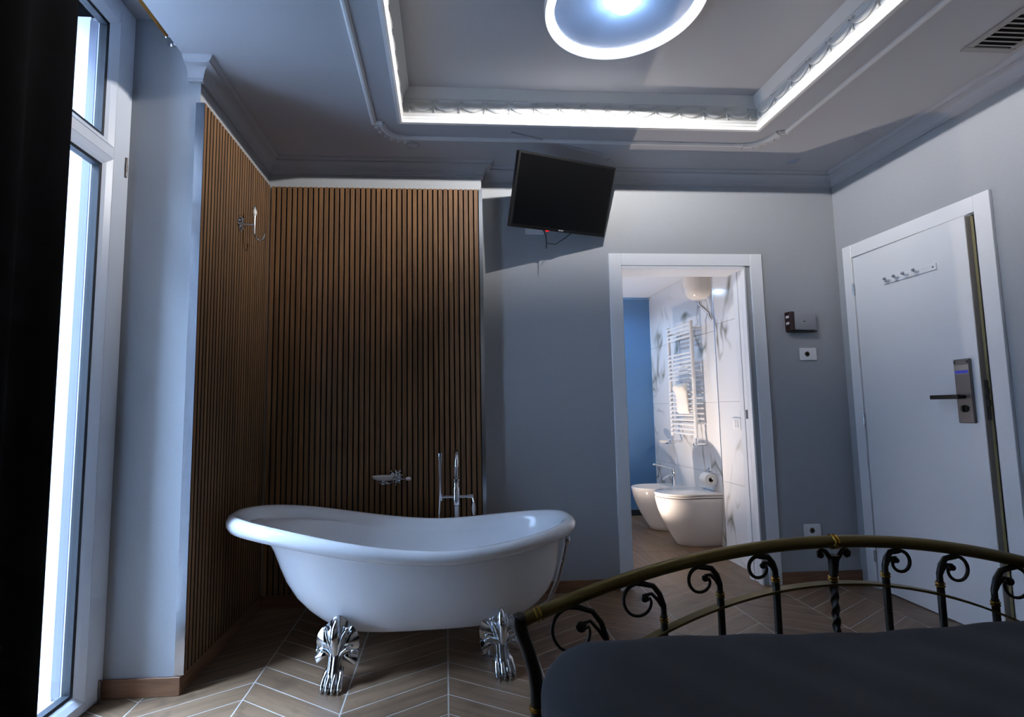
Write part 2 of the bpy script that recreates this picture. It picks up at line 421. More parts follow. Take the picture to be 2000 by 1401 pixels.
# baseboards made of wood-look tiles
def skirting(name, label, runs):
    r = root(name, (*runs[0][0], 0), label, 'baseboard', kind='structure')
    for (a, b, nrm) in runs:
        a, b = Vector(a), Vector(b); L_ = (b-a).length; n = max(1, round(L_/.62)); d = (b-a)/n
        ang = atan2(d.y, d.x)
        for i in range(n):
            l = d.length
            m = box(-l/2+.0008, l/2-.0008, 0, .011, 0.0004, .074)
            p = a+d*(i+.5)
            fl_ = 1 if Vector((-d.y, d.x)).dot(Vector(nrm)) > 0 else -1
            if fl_ < 0: m = box(-l/2+.0008, l/2-.0008, -.011, 0, .0004, .074)
            o = bpy.data.objects.new('tile', mesh_of('tile', m, 'skirting_plank', Vector((0,0,0)), bevel=.0015))
            o.parent = r; o.location = Vector((p.x, p.y, 0))-WL[r.name]; o.rotation_euler = (0,0,ang); COL.objects.link(o)
skirting('baseboard_left', 'brown wood-look skirting below the return wall and slatted alcove', [((-1.40, Yr), (Xl+.011, Yr), (0,-1)), ((Xl, Yr), (Xl, Yp), (1,0)), ((Xl+.011, Yp), (.24, Yp), (0,-1))])
skirting('baseboard_back', 'brown wood-look skirting along the grey back wall', [((.24, Yb), (1.088, Yb), (0,-1)), ((2.148, Yb), (Xr, Yb), (0,-1))])
skirting('baseboard_right', 'brown wood-look skirting along the right wall', [((Xr, YF), (Xr, 2.33), (-1,0))])

# slatted panels
def slat_panel(name, label, along, n, start, pitch, z0, z1):
    if along == 'x': r = root(name, (start+n*pitch/2, Yp, z0), label, 'wall panel', 'slatted oak wall panels')
    else: r = root(name, (Xl, start+n*pitch/2, z0), label, 'wall panel', 'slatted oak wall panels')
    if along == 'x': ob('felt_backing', box(start, start+n*pitch, Yp-.006, Yp-.0002, z0, z1), 'felt', r)
    else: ob('felt_backing', box(Xl+.0002, Xl+.006, start, start+n*pitch, z0, z1), 'felt', r)
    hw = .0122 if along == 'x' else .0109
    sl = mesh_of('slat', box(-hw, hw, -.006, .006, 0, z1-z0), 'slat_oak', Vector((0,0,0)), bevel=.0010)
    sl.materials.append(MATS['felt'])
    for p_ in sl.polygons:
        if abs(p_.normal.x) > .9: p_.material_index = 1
    for i in range(n):
        p = start+(i+.5)*pitch
        if along == 'x': inst('slat', sl, r, (p, Yp-.012, z0))
        else: inst('slat', sl, r, (Xl+.012, p, z0), (0,0,pi/2))
slat_panel('slat_panel', 'wide slatted oak panel on the alcove back wall behind the bathtub', 'x', 40, -1.084, .0326, .076, 2.562)
slat_panel('slat_panel', 'narrow slatted oak panel on the alcove side wall beside the window', 'y', 28, 2.367, .0325, .076, 2.562)
ob('corner_profile', box(-1.121, -1.083, Yr-.004, Yr-.0003, .078, 2.555), 'brushed', label='tall polished metal edge strip at the front of the side slats', cat='edge trim')
m = MB(); m.box(.2215, .244, Yp-.020, Yp-.0003, .078, 2.562); m.box(.2403, .244, Yp-.0003, Yp+.02, .078, 2.562)
ob('corner_profile', m, 'brushed', label='polished metal edge strip ending the wide slatted panel below the television', cat='edge trim')

# ------------------------------------------------------------------ window, curtain, outside
wn = root('window_1', (Xw, 1.555, 0), 'tall white framed French window with transom light', 'window', kind='structure')
fr = MB()
fr.box(-1.475, Xw+.004, 2.322, 2.3605, 0, 2.951); fr.box(-1.475, Xw+.004, .75, .79, 0, 2.951); fr.box(-1.475, Xw+.004, .79, 2.322, 2.894, 2.951); fr.box(-1.475, Xw, .79, 2.322, 0, .012)
ob('outer_frame', fr, 'pvc', wn, bevel=.003)
def sash(y0, y1, zs, hinge_y):
    m = MB(); zb, zt = .016, 2.89; SW = .082
    m.box(-1.468, Xw+.012, y0, y0+SW, zb, zt); m.box(-1.468, Xw+.012, y1-SW, y1, zb, zt)
    m.box(-1.468, Xw+.012, y0+SW, y1-SW, zb, .05); m.box(-1.468, Xw+.012, y0+SW, y1-SW, 2.222, 2.272); m.box(-1.468, Xw+.012, y0+SW, y1-SW, 2.845, zt)
    s_ = ob('sash', m, 'pvc', wn, bevel=.003)
    for (z0, z1) in ((.05, 2.222), (2.272, 2.845)):
        a0, a1 = y0+SW, y1-SW
        def ring(inset, x): return [(x, a0+inset, z0+inset), (x, a1-inset, z0+inset), (x, a1-inset, z1-inset), (x, a0+inset, z1-inset)]
        b = MB().loft([ring(0, Xw+.0115), ring(.022, Xw-.002), ring(.034, Xw-.012), ring(.034, -1.455), ring(0, -1.455)], True, False, False)
        ob('glazing_bead', b, 'pvc', s_)
        g = MB().loft([ring(.034, Xw-.011), ring(.046, Xw-.014), ring(.046, -1.45), ring(.034, -1.45)], True, False, False)
        ob('gasket', g, 'gasket', s_)
        ob('glass', box(-1.446, -1.430, a0+.036, a1-.036, z0+.036, z1-.036), 'glass', s_)
    for z in (.045, 2.225): ob('hinge', MB().lathe([(.001, -.045), (.006, -.044), (.006, -.016), (.007, -.015), (.007, .015), (.006, .016), (.006, .044), (.001, .045)], (Xw+.015, hinge_y, z), 'z', 10), 'steel', s_, smooth=40)
sash(1.560, 2.3215, None, 2.3215); sash(.7905, 1.556, None, .7905)
# outside: white reveal, open shutter leaf, pavement, facade
ob('window_reveal', MB().box(-1.562, -1.476, Yr-.006, Yr-.0005, 0, 2.951).box(-1.7395, -1.596, Yr-.006, Yr-.0005, 0, 2.951), 'shutter', label='white outer window reveal seen through the glass', cat='reveal', kind='structure')
ob('shutter_guide', box(-1.5955, -1.5625, Yr-.010, Yr-.0005, .02, 2.93), 'guide_grey', label='grey vertical guide channel in the outer window reveal', cat='guide rail')
sh = root('shutter', (-2.0, Yr, .02), 'white open shutter leaf outside the French window', 'shutter')
ob('leaf', box(-2.34, -1.752, Yr-.012, Yr+.02, .02, 2.92), 'shutter', sh, bevel=.004)
for z in (.3, 1.5, 2.7): ob('hinge', MB().lathe([(.001,-.04),(.008,-.04),(.008,.04),(.001,.04)], (-1.748, Yr-.014, z), 'z', 8), 'steel', sh)
ob('sky_blocker', box(-2.9, -1.741, -1.4, .74, -4, 9), 'blocker_dark', label='unseen dark block added outside the window to cut skylight from the curtained side', cat='building', kind='structure')  # added out of view to keep grazing skylight off the return wall
ob('opposite_house', box(-7.5, -6.4, -14, 18, -4.0, 9.0), 'facade', label='tall facade across the narrow street outside the window', cat='building', kind='structure')
ob('outside_ground', box(-30, -1.76, -20, 25, -4.1, -4.0), 'asphalt', label='grey street surface outside the window', cat='street', kind='structure')
# curtain
def curtain():
    y0, y1 = -.9, 1.735; n = 190; A = []
    for i in range(n+1):
        t = i/n; y = y0+(y1-y0)*t
        A.append((-1.225+.045*sin(t*2*pi*13.3+.8*sin(t*9))*(0.75+.25*sin(t*23)), y))
    A[-1] = (-1.215, y1)
    rings = []
    for z in (.015, .6, 1.4, 2.2, 2.815):
        k = 1-.35*(z/2.815)
        f = [(-1.225+(x+1.225)*k, y, z) for x, y in A]; b = [(x-.006, y, z) for x, y, _ in reversed(f)]
        rings.append(f+b)
    return MB().loft(rings)
ob('curtain', curtain(), 'curtain', label='long black curtain drawn beside the tall window', cat='curtain', smooth=60)
rd = root('curtain_rod', (-1.235, 1.5, 2.84), 'thin brass curtain rod running along the window recess', 'curtain rod')
ob('rod', MB().tube([(-1.235, YF+.02, 2.84), (-1.235, 2.30, 2.84)], .011, 12), 'brass_rod', rd, smooth=True)
ob('bracket', MB().lathe([(.001, 0), (.020, .001), (.020, .006), (.011, .012), (.011, .03), (.016, .034), (.016, .056), (.012, .06), (.001, .0605)], (-1.235, Yr-.0005, 2.84), '-y', 16), 'chrome', rd, smooth=True)

# ------------------------------------------------------------------ bathroom doorway trim
d2 = root('door_2', (1.6, Yb, 0), 'white framed open doorway into the marble bathroom', 'doorway', kind='structure')
for a, b in ((1.089, 1.172), (2.064, 2.147)): ob('casing', box(a, b, Yb-.014, Yb-.0003, 0, 2.172), 'lacquer', d2, bevel=.002)
ob('head_casing', box(1.1725, 2.0635, Yb-.013, Yb-.0003, 2.090, 2.172), 'lacquer', d2, bevel=.002)
ob('jamb', box(1.1655, 1.1765, Yb-.008, Yb+.135, 0, 2.085), 'lacquer', d2)
m = MB(); m.box(2.018, 2.0295, Yb-.008, Yb+.035, 0, 2.085); m.box(2.018, 2.0295, Yb+.085, Yb+.135, 0, 2.085); m.box(2.027, 2.0295, Yb+.035, Yb+.085, 0, 2.085)
ob('slotted_jamb', m, 'lacquer', d2, bevel=.0015)
ob('door_edge', box(2.0205, 2.0268, Yb+.040, Yb+.078, .01, 2.08), 'lacquer', d2)
ob('latch', box(2.017, 2.0204, Yb+.050, Yb+.068, 1.06, 1.12), 'steel', d2)
m = MB(); m.box(1.177, 2.0178, Yb-.008, Yb+.035, 2.070, 2.0895); ob('track_box', box(1.177, 2.0178, Yb+.0355, Yb+.205, 2.0705, 2.0890), 'lacquer', d2)
ob('head_jamb', m, 'lacquer', d2, bevel=.0015)

# ------------------------------------------------------------------ bathroom shell
BC = 2.36
Y1 = Yb+.12
ob('floor_bath', box(.5, 2.5, Yb+.10, 6.7, -.06, -.0008), 'grout', label='grout bed of the bathroom floor', cat='floor', kind='structure')
fb = bpy.data.objects['floor_bath']
for i, xa in enumerate((.66, 1.071, 1.4835, 1.896)):
    for j in range(-1, 3):
        y0 = Yb+.056+j*1.2+(.4*i) % 1.2
        ya, yb = max(y0, Yb+.0566), min(y0+1.197, 6.6)
        if yb-ya > .05:
            o = bpy.data.objects.new('tile', mesh_of('tile', box(-(yb-ya)/2, (yb-ya)/2, -.2045, .2045, -.006, 0), 'floor_plank', Vector((0,0,0))))
            o.parent = fb; o.location = Vector((xa+.206, (ya+yb)/2, 0))-WL[fb.name]; o.rotation_euler = (0,0,pi/2); COL.objects.link(o)
ob('ceiling_bath', box(.5, 2.5, Y1, 6.7, BC, BC+.08), 'bath_paint', label='white bathroom ceiling', cat='ceiling', kind='structure')
ob('wall_bath_left', box(.5, .62, Y1, 6.7, 0, BC), 'bath_paint', label='white left wall of the bathroom', cat='wall', kind='structure')
ob('wall_bath_back', box(.62, 2.5, 6.58, 6.7, 0, BC), 'bath_paint', label='white far wall of the bathroom shower', cat='wall', kind='structure')
wbr = MB(); wbr.box(2.108, 2.5, Y1, 3.945, 0, BC); wbr.box(2.268, 2.5, 3.945, 6.58, 0, BC)
wm = ob('wall_bath_right', wbr, 'grout', label='marble tiled right wall of the bathroom', cat='wall', kind='structure')
zz = [.001, .58, 1.18, 1.78, BC]
for z0, z1 in zip(zz, zz[1:]):
    ob('tile', box(2.10, 2.1077, Y1+.002, 3.944, z0+.001, z1-.001), 'marble', wm, bevel=.001)
    ob('tile', box(2.1, 2.267, 3.9452, 3.951, z0+.001, z1-.001), 'marble', wm, bevel=.001)
    for ya, yb in ((3.953, 5.10), (5.102, 6.30), (6.302, 6.578)):
        ob('tile', box(2.26, 2.2677, ya, yb-.001, z0+.001, z1-.001), 'marble', wm, bevel=.001)
ob('corner_bead', box(2.0985, 2.1005, 3.944, 3.952, 0, BC), 'brushed', wm)
sp = root('shower_screen', (1.5, 5.62, 0), 'blue frosted glass shower screen at the far end of the bathroom', 'shower screen')
ob('pane', box(.63, 2.252, 5.616, 5.624, .06, 2.33), 'blue_glass', sp)
ob('base_rail', box(.63, 2.252, 5.605, 5.635, .0005, .06), 'gasket', sp)

# ------------------------------------------------------------------ bathtub
TX, TY, TR_ = -.19, 2.66, radians(3)
tub = root('bathtub', (TX, TY, 0), 'white freestanding slipper bathtub on chrome lion paw feet', 'bathtub', rz=TR_)
def rimz(x):
    u = (.2-x)/1.03
    return .548 + (.20*u**1.7/(1+.45*u**4) if x < .2 else .072*((x-.2)/.64)**1.5)
NA = 72
def plan(a, b, cx, k, e=2.35):
    t = 2*pi*k/NA; c, s_ = cos(t), sin(t)
    return cx+a*math.copysign(abs(c)**(2/e), c), b*math.copysign(abs(s_)**(2/e), s_)
rings = []
A0, B0 = .832, .378
def ring_rim(off, dz):
    R_ = []
    for k in range(NA):
        x0, y0 = plan(A0, B0, 0, k); x, y = plan(A0-off, B0-off*.92, 0, k)
        wl = 1+.25*max(0, -x0/A0)
        R_.append((x, y, rimz(x0)+dz*wl))
    return R_
def ring_body(t, inner=0):
    g = .30*t+.70*t**4
    R_ = []
    for k in range(NA):
        x0, y0 = plan(A0, B0, 0, k)
        fl_ = (1-t)**10
        a = .694-.245*g-inner+.07*fl_; b = .325-.10*g-inner
        x, y = plan(a, b, .052+.05*t-.042*fl_, k, 2.35+.5*t)
        zb = .182+inner*1.4
        z = (rimz(x0)-.055)*(1-t)+zb*t
        R_.append((x, y, z))
    return R_
outer = [ring_body(t) for t in (1, .985, .95, .9, .82, .7, .55, .4, .25, .16, .1, .05, 0)]
rimr = [ring_rim(.058, -.054), ring_rim(.030, -.062), ring_rim(.012, -.055), ring_rim(.002, -.038), ring_rim(.002, -.022), ring_rim(.012, -.007), ring_rim(.028, 0), ring_rim(.045, -.003), ring_rim(.060, -.013), ring_rim(.072, -.030), ring_rim(.080, -.052)]
inner = [ring_body(t, .022) for t in (.03, .06, .1, .16, .25, .4, .55, .7, .82, .9, .95, .985, 1)]
c0 = [(x*.5+.05, y*.5, .178) for x, y, z in outer[0]]; c1 = [(x*.5+.05, y*.5, .212) for x, y, z in inner[-1]]
ob('shell', MB().loft([c0]+outer+rimr+inner+[c1]), 'acrylic', tub, smooth=60, local=True)
def claw():
    """lion paw leg: origin on the floor under the paw, -y outward"""
    m = MB()
    path = [(0, -.002, .016), (0, .002, .045), (0, .010, .080), (0, .020, .118), (0, .030, .152), (0, .040, .180), (0, .050, .205), (0, .060, .232)]
    wid = [.037, .033, .028, .027, .032, .042, .050, .030]; dep = [.034, .030, .024, .022, .022, .021, .018, .010]
    rs = []
    for (x, y, z), w_, d_ in zip(path, wid, dep):
        R_ = []
        for k in range(48):
            t = 2*pi*k/48; fl_ = 1+.10*cos(9*t)
            R_.append((x+w_*fl_*cos(t), y+d_*fl_*sin(t), z))
        rs.append(R_)
    m.loft(rs)
    return m
def leaves():
    """fluted acanthus fan above the leg, plus a central tongue"""
    m = MB(); NAa, NV = 72, 9; front = []; back_ = []
    for iv in range(NV+1):
        v = iv/NV; rf = []; rb = []
        for ia in range(NAa+1):
            a = -1.72+3.44*ia/NAa; lob = abs(cos(a*4.1))
            L_ = (.070+.062*max(0, cos(a*.9))**1.3)*(.86+.14*lob**.6)
            ln = .012+L_*v
            x = sin(a)*ln; z = .132+cos(a)*ln*.98-.030*abs(sin(a))*v*v
            y = .036+.030*v*cos(a)-.014*sin(pi*min(1, v))-.010*v**3*(1-.5*cos(a))-.0085*(lob-.45)*min(1, v*2.2)
            rf.append((x, y, z)); rb.append((x, y+.012*(1-.5*v), z-.002))
        front.append(rf); back_.append(rb)
    rings_ = [f+b[::-1] for f, b in zip(front, back_)]
    m.loft(rings_)
    m.tube([(0, .012, .125), (0, .004, .16), (0, .004, .20), (0, .014, .235), (0, .030, .262), (0, .044, .276)], lambda t: .006+.014*sin(pi*min(1, .12+t*.86)), 12)
    for s_ in (-1, 1):
        m.tube([(s_*.010, .010, .13), (s_*.020, .006, .17), (s_*.034, .010, .205), (s_*.044, .020, .225)], lambda t: .0045+.0045*sin(pi*t), 8)
        m.ell((s_*.047, .022, .230), (.010, .009, .010), 8, 6)
        m.tube([(s_*.014, .012, .12), (s_*.034, .006, .146), (s_*.058, .008, .158), (s_*.074, .014, .150)], lambda t: .004+.005*sin(pi*t), 8)
        m.ell((s_*.076, .014, .146), (.009, .008, .009), 8, 6)
    return m
def toes():
    m = MB()
    for i, x in enumerate((-.033, -.0112, .0112, .033)):
        y = -.004+.008*abs(i-1.5); k = 1.08
        m.tube([(x*.80, y+.016, .074), (x*.95, y-.006, .060), (x*k, y-.022, .046), (x*k, y-.032, .030), (x*k, y-.040, .0165), (x*k, y-.040, .0125)], lambda t: .0085+.0042*abs(sin(2*pi*(t+.08))), 10)
        m.tube([(x*k, y-.047, .020), (x*k, y-.055, .010), (x*k, y-.054, .001)], lambda t: .006*(1-.6*t), 6)
        m.ell((x*k, y-.036, .0125), (.0125, .014, .0122), 10, 6)
    m.ell((0, .002, .022), (.041, .034, .0215), 14, 8)
    return m
cm = mesh_of('claw_foot', claw(), 'chrome', Vector((0,0,0)), 60); lm = mesh_of('leaf_crest', leaves(), 'chrome', Vector((0,0,0)), 60); tm_ = mesh_of('paw', toes(), 'chrome', Vector((0,0,0)), 60)
for lx, ly, rz in ((-.300, -.300, -.22), (.418, -.288, .16), (-.300, .300, pi+.22), (.418, .288, pi-.16)):
    o = bpy.data.objects.new('claw_foot', cm); o.parent = tub; o.location = (lx, ly, .0005); o.rotation_euler = (0,0,rz); COL.objects.link(o)
    for nm, d in (('leaf_crest', lm), ('paw', tm_)):
        q = bpy.data.objects.new(nm, d); q.parent = o; COL.objects.link(q)
ov = MB()
ov.tube([(.790, -.02, .50), (.772, -.02, .42), (.738, -.02, .30), (.690, -.02, .20), (.60, .0, .135), (.45, .02, .12)], .012, 12)
ov.lathe([(.001,-.02),(.020,-.02),(.022,0),(.020,.02),(.001,.02)], (.787, -.02, .49), 'z', 14)
ov.lathe([(.001,-.012),(.016,-.012),(.016,.012),(.001,.012)], (.768, -.02, .40), 'z', 14)
ob('overflow_pipe', ov, 'chrome', tub, smooth=50, local=True, label='chrome overflow pipe')
dr = MB()
dr.lathe([(.03, 0.0005), (.03, .004), (.02, .01), (.02, .07), (.024, .072), (.024, .085), (.016, .09), (.016, .142), (.001, .143)], (.39, -.10, 0), 'z', 18)
ob('drain_pipe', dr, 'chrome', tub, smooth=50, local=True)
ob('badge', MB().lathe([(.001, 0), (.022, .0), (.020, .002), (.001, .0025)], (0,0,0), 'z', 20).xf(Matrix.Translation((-.60, .245, .583)) @ Matrix.Rotation(.55, 4, 'Y') @ Matrix.Rotation(.75, 4, 'X')), 'white_plastic', tub, smooth=True, local=True)

# floor-standing tap
tx, ty = .056, 3.10
tp_ = root('bath_tap', (tx, ty, 0), 'chrome floor-standing bath mixer with hand shower behind the tub', 'tap')
m = MB(); m.lathe([(.001,.0005),(.045,.0005),(.045,.008),(.03,.014),(.017,.02),(.017,.60),(.021,.604),(.021,.700),(.016,.706),(.016,.735),(.020,.738),(.020,.752),(.013,.757),(.001,.758)], (tx, ty, 0), 'z', 20)
ob('column', m, 'chrome', tp_, smooth=40)
ob('spout', MB().tube([(tx, ty, .75), (tx, ty, .86), (tx, ty-.012, .892), (tx, ty-.04, .912), (tx, ty-.08, .915), (tx, ty-.12, .898), (tx, ty-.145, .865), (tx, ty-.15, .835)], .0125, 14), 'chrome', tp_, smooth=True)
m = MB(); m.tube([(tx-.085, ty, .650), (tx+.082, ty, .650)], .0095, 12); m.lathe([(.001,-.016),(.015,-.016),(.015,.016),(.001,.016)], (tx+.083, ty, .650), 'x', 14)
m.lathe([(.001,-.02),(.013,-.02),(.015,0),(.013,.02),(.001,.02)], (tx-.09, ty, .650), 'z', 14)
ob('cross_bar', m, 'chrome', tp_, smooth=40)
ob('hand_shower', MB().lathe([(.001,.66),(.008,.662),(.0075,.76),(.009,.84),(.0125,.87),(.0135,.90),(.001,.902)], (tx-.092, ty-.014, 0), 'z', 12), 'chrome', tp_, smooth=40)
ob('hose', MB().tube([(tx-.092, ty-.014, .665), (tx-.098, ty-.016, .56), (tx-.10, ty-.015, .40), (tx-.08, ty-.01, .22), (tx-.03, ty, .08), (tx-.015, ty, .02)], .006, 8), 'chrome', tp_, smooth=True)
lv = ob('lever', MB().tube([(tx+.094, ty-.004, .648), (tx+.100, ty-.014, .62)], .005, 8), 'chrome', tp_)
ob('porcelain_grip', MB().lathe([(.001,.545),(.006,.548),(.0105,.572),(.010,.595),(.006,.614),(.004,.622),(.001,.622)], (tx+.100, ty-.014, 0), 'z', 12), 'ceramic', lv, smooth=True, label='white porcelain grip')

def rosette(c, axis, r=.034):
    m = MB(); c = Vector(c); n = Vector({'y': (0,-1,0), 'x': (1,0,0)}[axis]); u = Vector((0,0,1)); v = n.cross(u)
    m.lathe([(.001,0),(r*.8,0),(r*.75,.006),(r*.4,.010),(r*.3,.018),(.001,.02)], c, '-y' if axis == 'y' else 'x', 16)
    for k in range(10):
        a = 2*pi*k/10; rr = r*(1.0 if k % 2 else .88)
        d = u*cos(a)+v*sin(a)
        m.tube([c+d*r*.3+n*.010, c+d*rr*.7+n*.013, c+d*rr+n*.005], lambda t: .0062*(1-.3*t), 6)
        p = c+d*rr+n*.006; m.ell(p, (.0055,)*3, 6, 5)
    return m
# soap dish
sy = Yp-.0185
sd = root('soap_dish', (-.30, sy, .70), 'white oval soap dish on an ornate chrome bracket on the slats', 'soap dish')
ob('bracket', rosette((-.305, sy, .747), 'y', .046), 'chrome', sd, smooth=50)
ob('arm', MB().tube([(-.305, sy-.02, .745), (-.305, sy-.06, .742), (-.33, sy-.075, .738), (-.362, sy-.075, .735)], .006, 8).tube([(-.305, sy-.05, .742), (-.26, sy-.055, .742), (-.235, sy-.055, .742)], .0045, 8).tube([(-.362+.036*cos(a*.5236), sy-.075+.036*sin(a*.5236), .722) for a in range(13)], .004, 6).tube([(-.372, sy-.075, .722), (-.372, sy-.075, .737)], .012, 10).tube([(-.398, sy-.075, .722), (-.362, sy-.075, .735)], .004, 6), 'chrome', sd, smooth=True)
ob('knob', MB().lathe([(.001,-.016),(.009,-.013),(.012,0),(.009,.013),(.001,.016)], (-.225, sy-.055, .742), 'x', 12), 'ceramic', sd, smooth=True, label='white porcelain knob')
dish = MB(); rr = []
for s_, z in ((.25,.738),(.6,.739),(.85,.747),(1,.760),(1.03,.764),(1,.764),(.82,.752),(.5,.745),(.1,.744)):
    rr.append([(-.372+.066*s_*cos(2*pi*k/24), sy-.075+.046*s_*sin(2*pi*k/24), z) for k in range(24)])
ob('dish', dish.loft(rr), 'ceramic', sd, smooth=50)
# robe hook on side slats
hx = Xl+.0185
hk = root('robe_hook', (hx, 2.805, 2.10), 'ornate chrome robe hook with porcelain tip on the side slats', 'hook')
ob('rosette', rosette((hx, 2.805, 2.152), 'x', .040), 'chrome', hk, smooth=50)
ob('arm', MB().tube([(hx+.015, 2.805, 2.150), (hx+.045, 2.815, 2.15), (hx+.068, 2.825, 2.15)], .005, 8).tube([(hx+.068, 2.825, 2.10), (hx+.068, 2.825, 2.15), (hx+.068, 2.825, 2.20)], .007, 10)
   .tube([(hx+.068, 2.825, 2.11), (hx+.074, 2.838, 2.085), (hx+.086, 2.855, 2.075), (hx+.098, 2.872, 2.085), (hx+.103, 2.878, 2.11)], .004, 8).ell((hx+.103, 2.878, 2.116), (.007,)*3, 8, 6), 'chrome', hk, smooth=50)
ob('porcelain_tip', MB().lathe([(.001,2.198),(.008,2.200),(.012,2.215),(.012,2.225),(.007,2.238),(.001,2.24)], (hx+.068, 2.825, 0), 'z', 12), 'ceramic', hk, smooth=True, label='white porcelain tip')
ob('finial', MB().lathe([(.001,2.238),(.007,2.24),(.008,2.248),(.004,2.256),(.001,2.262)], (hx+.068, 2.825, 0), 'z', 10), 'chrome', hk, smooth=True)

# ------------------------------------------------------------------ television
yaw, pit, rol = .3691, .3773, .0281
r_ = Vector((cos(yaw), sin(yaw), 0)); n_ = Vector((sin(yaw), -cos(yaw), 0)); u_ = Vector((0,0,1))*cos(pit)+n_*sin(pit)
r_, u_ = r_*cos(rol)+u_*sin(rol), u_*cos(rol)-r_*sin(rol)
nn = n_*cos(pit)-Vector((0,0,1))*sin(pit)   # screen normal, towards the bed
tc_ = Vector((.739, 3.099, 2.4497)); TW, THh = .696, .4333
TM = Matrix(((r_.x, -nn.x, u_.x, tc_.x), (r_.y, -nn.y, u_.y, tc_.y), (r_.z, -nn.z, u_.z, tc_.z), (0,0,0,1)))  # local x right, y back, z up
tv = root('television', (tc_.x, Yb, tc_.z-.2), 'black flat television tilted down from a wall bracket', 'television')
ob('housing', MB().box(-TW/2, TW/2, 0, .035, -THh/2, THh/2).box(-.20, .20, .035, .06, -.14, .10).xf(TM), 'black_plastic', tv, bevel=.003)
ob('screen', MB().box(-TW/2+.013, TW/2-.013, -.0012, .0005, -THh/2+.02, THh/2-.013).xf(TM), 'screen', tv)
ob('standby_light', MB().box(-.094, -.074, -.002, .004, -THh/2-.004, -THh/2+.001).xf(TM), 'led_red', tv)
tcv = bpy.data.curves.new('logo', 'FONT'); tcv.body = 'SHARP'; tcv.size = .012; tcv.align_x = 'CENTER'; tcv.extrude = .0003
to = bpy.data.objects.new('logo_text', tcv); COL.objects.link(to)
bpy.context.view_layer.update()
me = bpy.data.meshes.new_from_object(to.evaluated_get(bpy.context.evaluated_depsgraph_get())); bpy.data.objects.remove(to)
mm = MB(); mm.add([(v.co.x+.012, -.0018-v.co.z, v.co.y-THh/2+.006) for v in me.vertices], [tuple(p.vertices) for p in me.polygons]); mm.xf(TM)
ob('logo', mm, 'logo', tv)
back = TM @ Vector((0, .06, -.02)); wallp = Vector((.66, Yb, 2.45))
br = MB(); br.tube([wallp, wallp+Vector((.03, -.10, .0)), back], .014, 10); br.box(.61, .71, Yb-.02, Yb-.0004, 2.38, 2.52)
ob('wall_bracket', br, 'black_plastic', tv)
c1_ = TM @ Vector((-.095, .030, -THh/2)); c2_ = TM @ Vector((.12, .030, -THh/2+.01))
ob('power_cable', MB().tube([c1_+Vector((0,0,.02)), c1_, c1_+Vector((.02, .02, -.03)), c1_+Vector((.022, .025, -.075)), c1_+Vector((.020, .025, -.11))], .0035, 6).tube([c2_, c2_+Vector((-.04, .02, -.03)), c2_+Vector((-.11, .02, -.075)), c2_+Vector((-.14, .02, -.072)), c1_+Vector((.022, .025, -.072))], .003, 6), 'black_plastic', tv, smooth=True)
ob('socket_box', box(.535, .66, Yb-.014, Yb-.0003, 2.298, 2.345), 'white_plastic', label='small white socket box on the wall under the television', cat='socket', bevel=.002)
ob('cable_duct', MB().sweep([(.39, 2.884), (.99, 3.117)], [(-.006, C), (-.006, C-.008), (.006, C-.008), (.006, C)]), 'ceiling_paint', label='thin white cable duct crossing the ceiling above the television', cat='cable duct')

# ------------------------------------------------------------------ ceiling fittings
LX, LY = .775, 2.055
lp = root('ceiling_lamp', (LX, LY, 2.845), 'large round ceiling lamp with a glowing white ring and blue dish', 'ceiling lamp')
ob('mount', MB().lathe([(.001, 2.9115), (.12, 2.9115), (.12, 2.897), (.001, 2.897)], (LX, LY, 0), 'z', 32), 'white_plastic', lp)
dp = [(.001, 2.897), (.15, 2.8965), (.25, 2.890), (.30, 2.878), (.302, 2.884), (.25, 2.8965), (.15, 2.9), (.001, 2.9)]
ob('dish', MB().lathe([(.02, 2.893), (.15, 2.891), (.25, 2.884), (.296, 2.872), (.298, 2.878), (.25, 2.892), (.15, 2.8968), (.02, 2.8968)], (LX, LY, 0), 'z', 64), 'lamp_blue', lp, smooth=40)
ob('ring', MB().lathe([(.300, 2.884), (.299, 2.856), (.304, 2.847), (.318, 2.845), (.330, 2.850), (.333, 2.862)], (LX, LY, 0), 'z', 96), 'ring_led', lp, smooth=60)
ob('rim', MB().lathe([(.333, 2.8625), (.337, 2.850), (.340, 2.850), (.342, 2.875), (.30, 2.892), (.292, 2.887)], (LX, LY, 0), 'z', 96), 'white_plastic', lp, smooth=60)
ob('bulb', MB().lathe([(.001, 2.8965), (.018, 2.8965), (.018, 2.891), (.001, 2.8905)], (LX, LY, 0), 'z', 20), 'bulb', lp, smooth=True)
lt = bpy.data.lights.new('ceiling_lamp_light', 'POINT'); lt.energy = LAMP_W; lt.color = (1, .97, .94); lt.shadow_soft_size = .013
lo = bpy.data.objects.new('ceiling_lamp_light', lt); COL.objects.link(lo); lo.location = (LX, LY, 2.872)
ob('glare_cap', MB().lathe([(.001, 2.852), (.042, 2.852), (.044, 2.850), (.042, 2.848), (.001, 2.847)], (LX, LY, 0), 'z', 32), 'cap_glow', lp, smooth=40)
for a in range(3): ob('cap_stem', MB().tube([(LX+.036*cos(a*2.094), LY+.036*sin(a*2.094), 2.851), (LX+.036*cos(a*2.094), LY+.036*sin(a*2.094), 2.893)], .0012, 6), 'chrome', lp)
